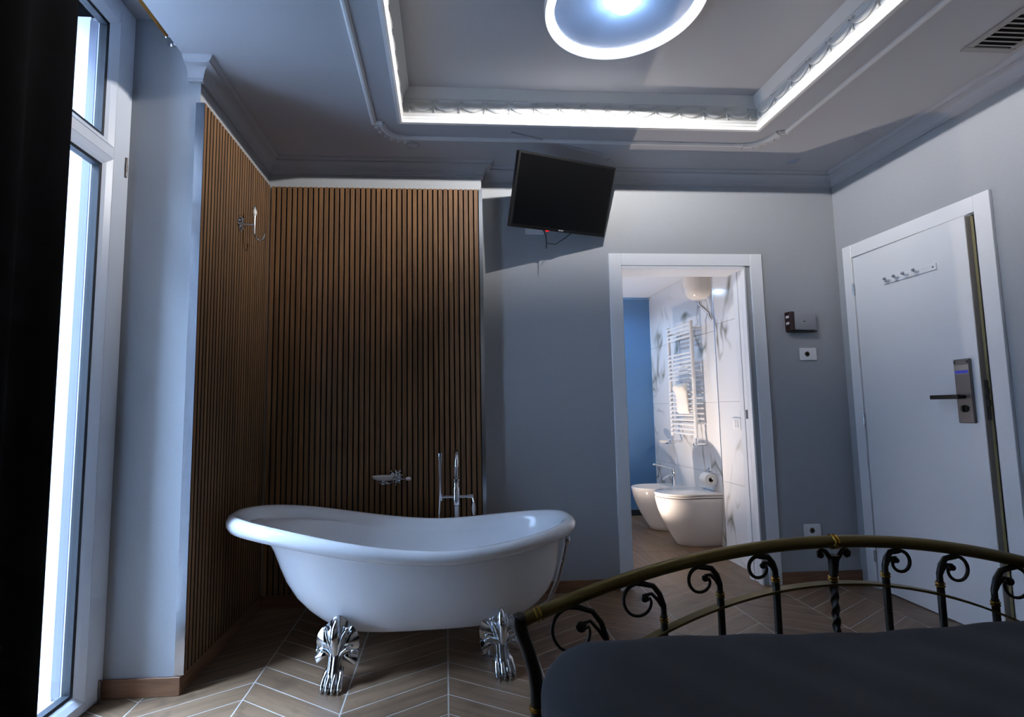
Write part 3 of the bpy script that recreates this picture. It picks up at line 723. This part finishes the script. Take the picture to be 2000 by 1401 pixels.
def spot(x, y, lens, lab):
    r = root('recessed_spot', (x, y, C), lab, 'ceiling spot', 'small recessed ceiling spots')
    ob('trim_ring', MB().lathe([(.030, C-.0002), (.042, C-.0002), (.040, C-.004), (.031, C-.005), (.029, C-.002)], (x, y, 0), 'z', 28), 'ceiling_paint', r, smooth=40)
    ob('lens', MB().lathe([(.001, C-.0004), (.0288, C-.0004), (.0288, C-.002), (.001, C-.002)], (x, y, 0), 'z', 24), lens, r)
spot(-.187, 3.068, 'ceiling_paint', 'small round ceiling spot above the wide slatted panel')
spot(1.031, 3.169, 'ceiling_paint', 'small round ceiling spot at the end of the cable duct near the television')
spot(2.277, 3.169, 'spot_blue', 'small round ceiling spot with a bluish lens near the far right corner')
spot(2.495, 2.848, 'ceiling_paint', 'small round ceiling spot above the entry door')
vt = root('air_vent', (2.45, 1.8, C), 'grey louvred air vent in the ceiling above the bed', 'air vent')
V0, V1, W0, W1 = 2.335, 2.575, 1.52, 2.095
m = MB()
for a in ((V0, V1, W0, W0+.032), (V0, V1, W1-.032, W1), (V0, V0+.032, W0+.032, W1-.032), (V1-.032, V1, W0+.032, W1-.032)): m.box(*a, C-.008, C-.0003)
ob('frame', m, 'vent_metal', vt, bevel=.002)
ob('duct', box(V0+.032, V1-.032, W0+.032, W1-.032, C-.0012, C-.0004), 'vent_dark', vt)
slm = mesh_of('louvre', MB().box(-.088, .088, -.009, .009, -.0008, .0008), 'vent_metal', Vector((0,0,0)))
for i in range(19): inst('louvre', slm, vt, ((V0+V1)/2, W0+.046+i*.0268, C-.006), (radians(24), 0, 0))

# ------------------------------------------------------------------ entry door
d1 = root('door_1', (Xr, 2.83, 0), 'white flush entry door standing ajar with electronic lock', 'door', kind='structure')
for a, b in ((2.336, 2.418), (3.232, 3.305)): ob('casing', box(Xr-.018, Xr-.0003, a, b, 0, 2.196), 'lacquer', d1, bevel=.002)
ob('head_casing', box(Xr-.017, Xr-.0003, 2.4185, 3.2315, 2.112, 2.196), 'lacquer', d1, bevel=.002)
m = MB(); m.box(Xr-.0003, Xr+.11, 2.411, 2.419, 0, 2.113); m.box(Xr-.0003, Xr+.11, 3.229, 3.2345, 0, 2.113); m.box(Xr-.0003, Xr+.11, 2.419, 3.229, 2.108, 2.1145); m.box(Xr+.085, Xr+.11, 2.419, 3.229, 0, 2.108)
ob('jamb', m, 'lacquer', d1)
HYg = 3.2265; aj = radians(1.9)   # hinge line and opening angle (swings into the room)
DM = Matrix.Translation((Xr-.0125, HYg, 0)) @ Matrix.Rotation(-aj, 4, 'Z')     # local: -y along the leaf, x outwards through thickness
lf_ = ob('leaf', MB().box(0, .045, -.778, -.001, .006, 2.104).xf(DM), 'lacquer', d1, bevel=.0015)
ob('edge_band', MB().box(.001, .030, -.7806, -.7781, .01, 2.10).xf(DM), 'taupe', lf_)
ob('edge_strip', MB().box(.030, .044, -.7806, -.7781, .01, 2.10).xf(DM), 'cream', lf_)
ob('latch_plate', MB().box(.012, .034, -.7822, -.7807, 1.06, 1.26).box(.016, .030, -.790, -.782, 1.13, 1.16).box(.016, .030, -.789, -.782, 1.19, 1.22).xf(DM), 'steel', lf_)
for z in (.20, 1.055, 1.90): ob('hinge', MB().lathe([(.001,-.035),(.007,-.035),(.007,.035),(.001,.035)], (Xr-.020, 3.2295, z), 'z', 10), 'chrome', d1, smooth=40)
lk = ob('lock_plate', MB().box(-.016, 0, -.742, -.655, 1.045, 1.372).xf(DM), 'steel', lf_, bevel=.003)
ob('lock_window', MB().box(-.0168, -.0155, -.738, -.659, 1.295, 1.342).xf(DM), 'taupe', d1)
ob('blue_light', MB().box(-.0176, -.0166, -.734, -.663, 1.298, 1.314).xf(DM), 'led_blue', d1, label='thin blue glowing line on the lock')
ob('lever_handle', MB().tube([(0, -.70, 1.178), (-.05, -.70, 1.178)], .010, 12).box(-.062, -.045, -.712, -.548, 1.168, 1.190).xf(DM), 'black_plastic', d1, bevel=.002)
ob('thumb_turn', MB().lathe([(.001,0),(.019,0),(.019,.008),(.016,.010),(.001,.011)], (-.016, -.70, 1.118), '-x', 18).box(-.036, -.026, -.704, -.696, 1.104, 1.132).xf(DM), 'black_plastic', d1)
ob('screw', MB().lathe([(.001,0),(.005,0),(.005,.0015),(.001,.002)], (-.016, -.733, 1.357), '-x', 8).lathe([(.001,0),(.005,0),(.005,.0015),(.001,.002)], (-.016, -.664, 1.357), '-x', 8).xf(DM), 'black_plastic', d1)
# hook rail on the door
hr = root('hook_rail', (Xr-.02, 2.83, 2.03), 'white rail with four small hooks high on the entry door', 'hook rail')
ob('rail', MB().box(-.008, -.0004, -.603, -.243, 1.870, 1.907).xf(DM), 'lacquer', hr, bevel=.004, seg=2)
hkm = MB().tube([(0,0,0), (-.020,0,0), (-.028,0,.006)], .006, 8); hkm.ell((-.032, 0, .010), (.009, .011, .009), 10, 7)
for y in (-.292, -.358, -.423, -.494):
    ob('hook', MB().merge(hkm).xf(DM @ Matrix.Translation((-.008, y, 1.886))), 'brushed', hr, smooth=50)
for y in (-.260, -.585): ob('screw', MB().lathe([(.001,0),(.005,0),(.005,.0015),(.001,.002)], (-.008, y, 1.888), '-x', 10).xf(DM), 'steel', hr)

# wall fittings right of the bathroom doorway
ro = root('wifi_router', (2.38, Yb, 1.64), 'white box with a dark red slotted side mounted on the wall beside the bathroom door', 'router')
cov = MB(); R_ = []
for z, bul in ((1.648, 0), (1.652, .004), (1.70, .006), (1.76, .004), (1.768, 0)):
    R_.append([(2.322, Yb-.055-bul, z), (2.37, Yb-.052-bul, z-.002*(z < 1.66)), (2.43, Yb-.046-bul, z-.003*(z < 1.66)), (2.482, Yb-.036, z), (2.486, Yb-.012, z), (2.322, Yb-.012, z)])
ob('cover', cov.loft(R_), 'router_grey', ro, smooth=50)
ob('side_case', MB().box(2.290, 2.3215, Yb-.056, Yb-.0004, 1.642, 1.770).box(2.3215, 2.48, Yb-.0118, Yb-.0004, 1.642, 1.766), 'dark_red', ro, bevel=.002)
ob('base', MB().box(2.292, 2.482, Yb-.045, Yb-.005, 1.634, 1.6415), 'black_plastic', ro)
for z in (1.685, 1.728): ob('slot', MB().box(2.2885, 2.2905, Yb-.045, Yb-.015, z, z+.016), 'white_plastic', ro)
ob('mark', MB().lathe([(.001,0),(.008,0),(.008,.001),(.001,.0012)], (0,0,0), '-y', 12).xf(Matrix.Translation((2.388, Yb-.0567, 1.702)) @ Matrix.Diagonal((1, 1, .4, 1))), 'black_plastic', ro)
def socket(x0, x1, z0, z1, cx, lab):
    r = root('wall_socket', ((x0+x1)/2, Yb, z0), lab, 'socket', 'white wall sockets')
    ob('plate', box(x0, x1, Yb-.010, Yb-.0003, z0, z1), 'white_plastic', r, bevel=.003)
    zc = (z0+z1)/2
    ob('insert', box(x0+.018, x1-.018, Yb-.0115, Yb-.0099, z0+.014, z1-.014), 'white_plastic', r, bevel=.0006)
    ob('socket_well', MB().lathe([(.001,.0117),(.014,.0117),(.017,.0125),(.0185,.0117)], (cx, Yb, zc), '-y', 20), 'taupe', r)
    ob('pin_holes', MB().lathe([(.001,.012),(.003,.012),(.003,.0131),(.001,.0132)], (cx-.007, Yb, zc), '-y', 8).lathe([(.001,.012),(.003,.012),(.003,.0131),(.001,.0132)], (cx+.007, Yb, zc), '-y', 8).lathe([(.001,.012),(.003,.012),(.003,.0131),(.001,.0132)], (cx, Yb, zc), '-y', 8), 'black_plastic', r)
socket(2.375, 2.492, 1.446, 1.530, 2.424, 'white wall socket plate just below the mounted router')
socket(2.317, 2.434, .293, .374, 2.372, 'white wall socket plate low on the back wall near the skirting')

# ------------------------------------------------------------------ bathroom fittings
def wc(name, label, cat, cy, lid):
    r = root(name, (2.0, cy, 0), label, cat)
    rings = []; xb = 2.2595
    def sec(xf, hw, z):
        pts = []
        L_ = xb-xf
        for k in range(17):
            a = -pi/2+pi*k/16
            pts.append((xf+hw*1.25-hw*1.25*cos(a), cy-hw*sin(a)*1.0, z))
        pts = [(xb, cy+hw*.98, z)]+pts+[(xb, cy-hw*.98, z)]
        return pts
    for z, xf, hw in ((.0006, 1.937, .118 ), (.004, 1.931, .122 ), (.04, 1.910, .132 ), (.09, 1.880, .143 ), (.15, 1.845, .154 ), (.22, 1.813, .166 ), (.29, 1.788, .175 ), (.35, 1.774, .181 ), (.385, 1.768, .183 ), (.392, 1.772, .181 )):
        rings.append(sec(xf, hw, z))
    if not lid:
        for z, xf, hw in ((.392, 1.792, .166 ), (.37, 1.807, .155 ), (.30, 1.862, .11 )): 
            q = sec(xf, hw, z); q = [(min(p[0], 2.10), p[1], p[2]) for p in q]; rings.append(q)
    ob('bowl', MB().loft(rings), 'ceramic', r, smooth=50)
    if lid:
        ob('seat', MB().loft([sec(1.773, .181 , .398), sec(1.769, .184 , .401), sec(1.769, .184 , .410), sec(1.773, .181 , .413)]), 'ceramic', r, smooth=50)
        ob('lid', MB().loft([sec(1.769, .184 , .417), sec(1.764, .187 , .420), sec(1.764, .187 , .430), sec(1.776, .178 , .436)]), 'ceramic', r, smooth=50)
        ob('hinge', MB().tube([(2.235, cy-.09, .437), (2.235, cy+.09, .437)], .009, 10), 'chrome', r, smooth=True)
    return r
wc('toilet', 'white back-to-wall toilet with closed lid nearest the bathroom door', 'toilet', 4.44, True)
bd = wc('bidet', 'white back-to-wall bidet with chrome tap behind the toilet', 'bidet', 5.02, False)
tpb = MB().lathe([(.001,.392),(.024,.392),(.022,.40),(.019,.405),(.019,.52),(.021,.525),(.018,.545),(.001,.55)], (2.19, 5.02, 0), 'z', 16); tpb.tube([(2.185, 5.02, .49), (2.13, 5.02, .485), (2.085, 5.02, .465), (2.075, 5.02, .45)], .011, 10)
bt = ob('tap', tpb, 'chrome', bd, smooth=50)
ob('lever', MB().tube([(2.19, 5.02, .548), (2.14, 5.00, .565), (2.05, 4.98, .585), (1.98, 4.97, .60)], .006, 8).ell((1.975, 4.97, .602), (.016, .010, .010), 10, 6), 'chrome', bt, smooth=True)

rx = 2.165
rad = root('towel_radiator', (rx, 4.715, .84), 'white ladder towel radiator on the marble wall', 'radiator')
for y in (4.475, 4.955): ob('upright', MB().tube([(rx, y, .875), (rx, y, 1.905)], .016, 12), 'white_plastic', rad, smooth=True)
for z in [1.885, 1.848, 1.811, 1.774] + [1.628-.038*i for i in range(7)] + [1.275-.041*i for i in range(10)]:
    ob('bar', MB().tube([(rx-.010, 4.475, z), (rx-.010, 4.955, z)], .0095, 8), 'white_plastic', rad, smooth=True)
for y in (4.475, 4.955):
    ob('valve', MB().lathe([(.001,.80),(.014,.802),(.014,.83),(.010,.835),(.010,.874),(.001,.874)], (rx, y, 0), 'z', 12).tube([(rx-.03, y, .818), (2.2594, y, .818)], .012, 10), 'chrome', rad, smooth=50)
for y, z in ((4.475, 1.84), (4.955, 1.84), (4.475, 1.0), (4.955, 1.0)): ob('wall_mount', MB().tube([(rx+.01, y, z), (2.2594, y, z)], .009, 8), 'white_plastic', rad)
# towel folded over the radiator bars
tw = MB(); R_ = []
for z, hw, dx in ((1.085, .085, .018), (1.10, .105, .024), (1.16, .11, .026), (1.22, .105, .028), (1.27, .10, .034), (1.31, .115, .046), (1.335, .10, .046), (1.352, .06, .03)):
    R_.append([(rx-.0265-dx+dx*cos(a)*(1+.10*sin(5*a+z*31)), 4.60+hw*sin(a)*(1+.05*sin(7*a+z*50)), z) for a in [2*pi*k/28 for k in range(28)]])
ob('hand_towel', tw.loft(R_), 'terry', label='rolled white hand towel hanging on the towel radiator', cat='towel', smooth=60)
tr = root('paper_holder', (2.26, 4.36, .54), 'chrome toilet paper holder on the marble wall', 'paper holder')
ob('mount', MB().lathe([(.001,0),(.024,0),(.022,.008),(.008,.012),(.008,.03),(.001,.031)], (2.2596, 4.46, .60), '-x', 14).tube([(2.235, 4.46, .60), (2.205, 4.46, .56), (2.20, 4.46, .548), (2.20, 4.30, .548)], .006, 8), 'chrome', tr, smooth=50)
rl = root('toilet_roll', (2.20, 4.37, .49), 'white toilet paper roll on the chrome holder', 'toilet paper')
ob('paper', MB().lathe([(.019,-.05),(.052,-.05),(.052,.05),(.019,.05)], (2.20, 4.38, .536), 'y', 28), 'paper', rl, smooth=40)
ob('core', MB().lathe([(.0065,-.0505),(.0188,-.0505),(.0188,.0505),(.0065,.0505)], (2.20, 4.38, .536), 'y', 20), 'core', rl, smooth=40)
bs = root('bidet_soap_dish', (2.2, 5.2, .77), 'small white soap dish on the marble wall above the bidet', 'soap dish')
R_ = []
for s_, z in ((.3,.785),(.8,.790),(1,.812),(.92,.812),(.6,.798),(.1,.797)): R_.append([(2.185+.05*s_*cos(2*pi*k/20), 5.22+.075*s_*sin(2*pi*k/20), z) for k in range(20)])
ob('dish', MB().loft(R_), 'ceramic', bs, smooth=50)
ob('arm', MB().tube([(2.2596, 5.12, .792), (2.20, 5.13, .788), (2.185, 5.17, .785)], .007, 8), 'chrome', bs)
wh = root('water_heater', (2.12, 4.28, 2.02), 'round white water heater hung high in the bathroom corner', 'water heater')
ob('tank', MB().lathe([(.001,2.045),(.05,2.047),(.088,2.068),(.112,2.11),(.118,2.16),(.118,2.345),(.001,2.3455)], (2.137, 4.26, 0), 'z', 32), 'ceramic', wh, smooth=50)
ob('pipe', MB().tube([(2.16, 4.30, 2.052), (2.17, 4.30, 2.01), (2.20, 4.29, 1.98), (2.235, 4.28, 1.94), (2.245, 4.28, 1.90), (2.2594, 4.28, 1.88)], .014, 12).lathe([(.001,2.03),(.022,2.03),(.022,2.05),(.001,2.05)], (2.16, 4.30, 0), 'z', 12), 'chrome', wh, smooth=50)
ob('wall_hanger', box(2.24, 2.2597, 4.24, 4.36, 2.15, 2.30), 'white_plastic', wh)
ls = root('light_switch', (2.09, 3.70, .98), 'white light switch on the marble wall inside the bathroom door', 'light switch')
ob('plate', box(2.0905, 2.0997, 3.645, 3.755, .977, 1.060), 'white_plastic', ls, bevel=.002)
ob('rocker', box(2.0875, 2.0906, 3.675, 3.698, .992, 1.045), 'white_plastic', ls, bevel=.001); ob('rocker', box(2.0875, 2.0906, 3.702, 3.725, .992, 1.045), 'white_plastic', ls, bevel=.001)
# bathroom lights; the cool ceiling spots are added to tint the room blue
def blue_fill_spot(x, y, z, watt, col, lab, ang=radians(120)):
    r = root('blue_fill_lamp', (x, y, z), lab, 'ceiling spot')
    ob('trim_ring', MB().lathe([(.03, z-.0002), (.05, z-.0002), (.048, z-.006), (.031, z-.007)], (x, y, 0), 'z', 24), 'white_plastic', r)
    ob('lens', MB().lathe([(.001, z-.0004), (.030, z-.0004), (.030, z-.003), (.001, z-.003)], (x, y, 0), 'z', 20), 'down_led', r)
    l = bpy.data.lights.new('blue_fill_spot', 'SPOT'); l.energy = watt; l.color = col; l.spot_size = radians(165); l.spot_blend = .5; l.shadow_soft_size = .03
    q = bpy.data.objects.new('blue_fill_spot', l); q.location = (x, y, z-.01); COL.objects.link(q)
FLX, FLY = 1.29, 4.335
fl_l = root('floor_spot', (FLX, FLY, 0), 'small warm floor spot shining upward just inside the bathroom', 'floor spot')
ob('ring', MB().lathe([(.028,.0003),(.045,.0003),(.043,.006),(.030,.007)], (FLX, FLY, 0), 'z', 24), 'brushed', fl_l, smooth=40)
ob('lens', MB().lathe([(.001,.0003),(.0275,.0003),(.0275,.004),(.001,.0045)], (FLX, FLY, 0), 'z', 24), 'down_led', fl_l)
l = bpy.data.lights.new('floor_spot_light', 'SPOT'); l.energy = LOW_W; l.color = (1, .84, .72); l.shadow_soft_size = .012; l.spot_size = radians(150); l.spot_blend = .75
q = bpy.data.objects.new('floor_spot_light', l); q.location = (FLX, FLY, .018); q.rotation_euler = (pi, 0, 0); COL.objects.link(q)
blue_fill_spot(1.35, 5.25, BC, BATH_W*1.1, (.42, .68, 1), 'added cool fill light, out of view in front of the shower screen')
blue_fill_spot(1.5, 6.1, BC, BATH_W*1.5, (.45, .7, 1), 'added cool fill light behind the shower screen for its blue glow')

# ------------------------------------------------------------------ bed
BX, BY = 1.042, 1.40
bed = root('bed_frame', (BX, .4, 0), 'bronze and black iron bed frame with arched scrollwork footboard', 'bed')
rz_ = lambda dx: .780-.24*dx*dx
ob('top_rail', MB().tube([(BX+dx, BY, rz_(dx)) for dx in [-.845+1.69*i/60 for i in range(61)]], .0165, 16), 'bronze', bed, smooth=True)
lz_ = lambda dx: .671-.45*dx*dx
fb_ = MB(); R_ = []
for i in range(41):
    dx = -.80+1.6*i/40; z = max(lz_(dx), .40); R_.append([(BX+dx, BY-.014, z-.003), (BX+dx, BY+.014, z-.003), (BX+dx, BY+.014, z+.003), (BX+dx, BY-.014, z+.003)])
ob('lower_rail', fb_.loft(R_), 'bronze', bed)
ob('base_rail', box(BX-.83, BX+.83, BY-.012, BY+.012, .24, .28), 'iron', bed)
def gold(m, c, r, ax='z'):
    for d in (-.0035, .0035):
        m.lathe([(r, d-.0025), (r+.0024, d-.0015), (r+.0024, d+.0015), (r, d+.0025)], c, ax, 14)
    return m
for s_ in (-1, 1):
    X0 = BX+s_*.845
    pst = ob('corner_post', MB().tube([(X0+s_*.012, BY, rz_(.845)+.012), (X0+s_*.014, BY, .600), (X0+s_*.006, BY, .575), (X0-s_*.010, BY, .53), (X0-s_*.024, BY, .48), (X0-s_*.029, BY, .44), (X0-s_*.029, BY, .30), (X0-s_*.029, BY, .03)], lambda t: .018 if t < .8 else .017, 14).ell((X0+s_*.010, BY, .612), (.021, .021, .017), 12, 8), 'iron', bed, smooth=60)
    ob('gold_ring', gold(MB(), (X0-s_*.029, BY, .395), .018), 'gold', pst)
    ob('foot_cap', MB().lathe([(.001,.0006),(.022,.0006),(.022,.03),(.018,.04),(.001,.04)], (X0-s_*.029, BY, 0), 'z', 14), 'iron', pst)
    a = atan2(.24*2*.80, 1)*(-s_)
    gr = MB()
    for d in (-.006, .006): gr.lathe([(.0168, d-.003), (.0192, d-.002), (.0192, d+.002), (.0168, d+.003)], (0,0,0), 'x', 18)
    ob('gold_ring', gr.xf(Matrix.Translation((BX+s_*.808, BY, rz_(.808))) @ Matrix.Rotation(-a, 4, 'Y')), 'gold', bed)
def scroll(k):
    s_ = 1 if k > 0 else -1; xb = BX-.012+k*.155; big = {1: .80, 2: .93, 3: 1.18, 4: 1.58}[abs(k)]; zt = rz_(k*.155-.012+s_*.05*big)-.0150
    bar = ob('bar', MB().tube([(xb, BY, .28), (xb, BY, zt-.075*big)], .0092, 12), 'iron', bed, smooth=True)
    rr = .036*big; cx = xb+s_*(.052*big+.002); cz = zt-.0065-rr
    # outer sweep: from the bar up, over the top, round the far side and into the ball
    pts = [(xb, zt-.078*big), (xb, zt-.055*big), (xb+s_*.008*big, zt-.03*big), (xb+s_*.022*big, zt-.012*big)]
    for i in range(22):
        t = i/21; r = rr*(1-.30*max(0, t-.55)/.45)
        pts.append((cx+s_*r*sin(t*pi*1.62-.25), cz+r*cos(t*pi*1.62-.25)))
    bx_, bz_ = cx-s_*.012*big, cz+.004*big
    pts.append((bx_-s_*.006, bz_-.006))
    m = MB().tube([(x, BY, z) for x, z in pts], lambda t: .0075 if t < .2 else (.0052-.0015*t), 10)
    m.ell((bx_, BY, bz_), (.0095*big, .008, .0095*big), 10, 8)
    m.tube([(xb, BY, zt-.074*big), (xb+s_*.003, BY, zt-.058*big), (xb+s_*.012*big, BY, zt-.043*big), (xb+s_*.026*big, BY, cz+.013*big), (bx_, BY, bz_+.007)], lambda t: .0055-.001*t, 8)
    ob('scroll', m, 'iron', bar, smooth=60)
    ob('gold_ring', gold(MB(), (xb, BY, zt-.085*big), .0092), 'gold', bar)
for k in (-4, -3, -2, -1, 1, 2, 3, 4): scroll(k)
tws = []
for i in range(60):
    z = .30+.375*i/59; a0 = i*.42
    tws.append([(BX-.006+(.0085+.0022*cos(3*t))*cos(t+a0), BY+(.0085+.0022*cos(3*t))*sin(t+a0), z) for t in [2*pi*k/15 for k in range(15)]])
cbar = ob('twisted_bar', MB().loft(tws), 'iron', bed, smooth=60)
m = MB().tube([(BX-.006, BY, .675), (BX-.004, BY, .70), (BX-.002, BY, .73), (BX-.002, BY, .745)], lambda t: .009+.006*t, 12)
for s_ in (-1, 1): m.tube([(BX, BY, .725), (BX+s_*.014, BY, .742), (BX+s_*.024, BY, .756), (BX+s_*.035, BY, .759), (BX+s_*.043, BY, .752), (BX+s_*.042, BY, .743), (BX+s_*.035, BY, .741)], lambda t: .007-.002*t, 10); m.ell((BX+s_*.037, BY, .746), (.009, .008, .009), 10, 7)
ob('fleur', m, 'iron', cbar, smooth=60)
ob('gold_ring', gold(MB(), (BX-.006, BY, .684), .0105), 'gold', cbar)
gr = MB()
for d in (-.005, .005): gr.lathe([(.0166, d-.003), (.0196, d-.002), (.0196, d+.002), (.0166, d+.003)], (BX, BY, .780), 'x', 18)
ob('gold_ring', gr, 'gold', bed)
# side rails, slatted base legs and headboard behind the camera
for s_ in (-1, 1): ob('side_rail', box(BX+s_*.80-.012, BX+s_*.80+.012, -.9, BY, .24, .28), 'iron', bed)
ob('headboard', MB().tube([(BX+dx, -.92, 1.05-.3*dx*dx) for dx in [-.845+1.69*i/30 for i in range(31)]], .0165, 12), 'bronze', bed, smooth=True)
for s_ in (-1, 1): ob('head_post', MB().tube([(BX+s_*.845, -.92, .0006), (BX+s_*.845, -.92, .845)], .018, 12), 'iron', bed, smooth=True)
ob('slat_base', box(BX-.79, BX+.79, -.88, 1.33, .281, .30), 'iron', bed)
mt_ = ob('mattress', box(BX-.785, BX+.785, -.86, 1.325, .301, .54), 'mattress', label='mattress under the dark duvet on the bed', cat='mattress', bevel=.04, seg=3)
def duvet():
    nx, ny = 90, 110; vs = []; fs = []
    hx_, y1_, y0_ = .815, 1.352, -.90; top = .596
    def edge(s, r=.13):   # s: arc length inwards from the hem; returns horizontal inset, drop
        drop = .34
        if s < drop-r: return 0, drop-s
        a = (s-(drop-r))/(r*pi/2)
        if a < 1: return r*(1-cos(a*pi/2)), r*(1-sin(a*pi/2))
        return r+(s-(drop-r)-r*pi/2), 0
    Lx = 2*(hx_-.13+.13*pi/2+.21); Ly = (y1_-y0_-.13)+.13*pi/2+.21
    for j in range(ny+1):
        sy_ = Ly*j/ny
        iy, dy = edge(Ly-sy_, .085); y = y1_-iy
        for i in range(nx+1):
            sx = Lx*i/nx
            if sx <= Lx/2: ix, dx = edge(sx); x = BX-hx_+ix
            else: ix, dx = edge(Lx-sx); x = BX+hx_-ix
            d = (dx**2.2+dy**2.2)**(1/2.2); d = min(d, .33)
            wr_ = .004*sin(7*x+3*y)+.003*sin(13*y-5*x)+.002*sin(31*x+17*y)
            side = max(0, (d-.08)/.25)
            if dx > dy: x += (-1 if sx < Lx/2 else 1)*(.007*sin(26*y)+.004*sin(51*y+1))*side
            elif dy > dx: y += -.006*abs(sin(23*x))*side
            z = top-d+wr_*(1-side)+.012*max(0, (x-.6))*.5
            vs.append((x, min(y, 1.372), z))
    for j in range(ny):
        for i in range(nx):
            a = j*(nx+1)+i; fs.append((a, a+1, a+nx+2, a+nx+1))
    m = MB(); m.add(vs, fs); return m
ob('duvet', duvet(), 'duvet', label='dark charcoal duvet spread over the bed', cat='duvet', smooth=180)
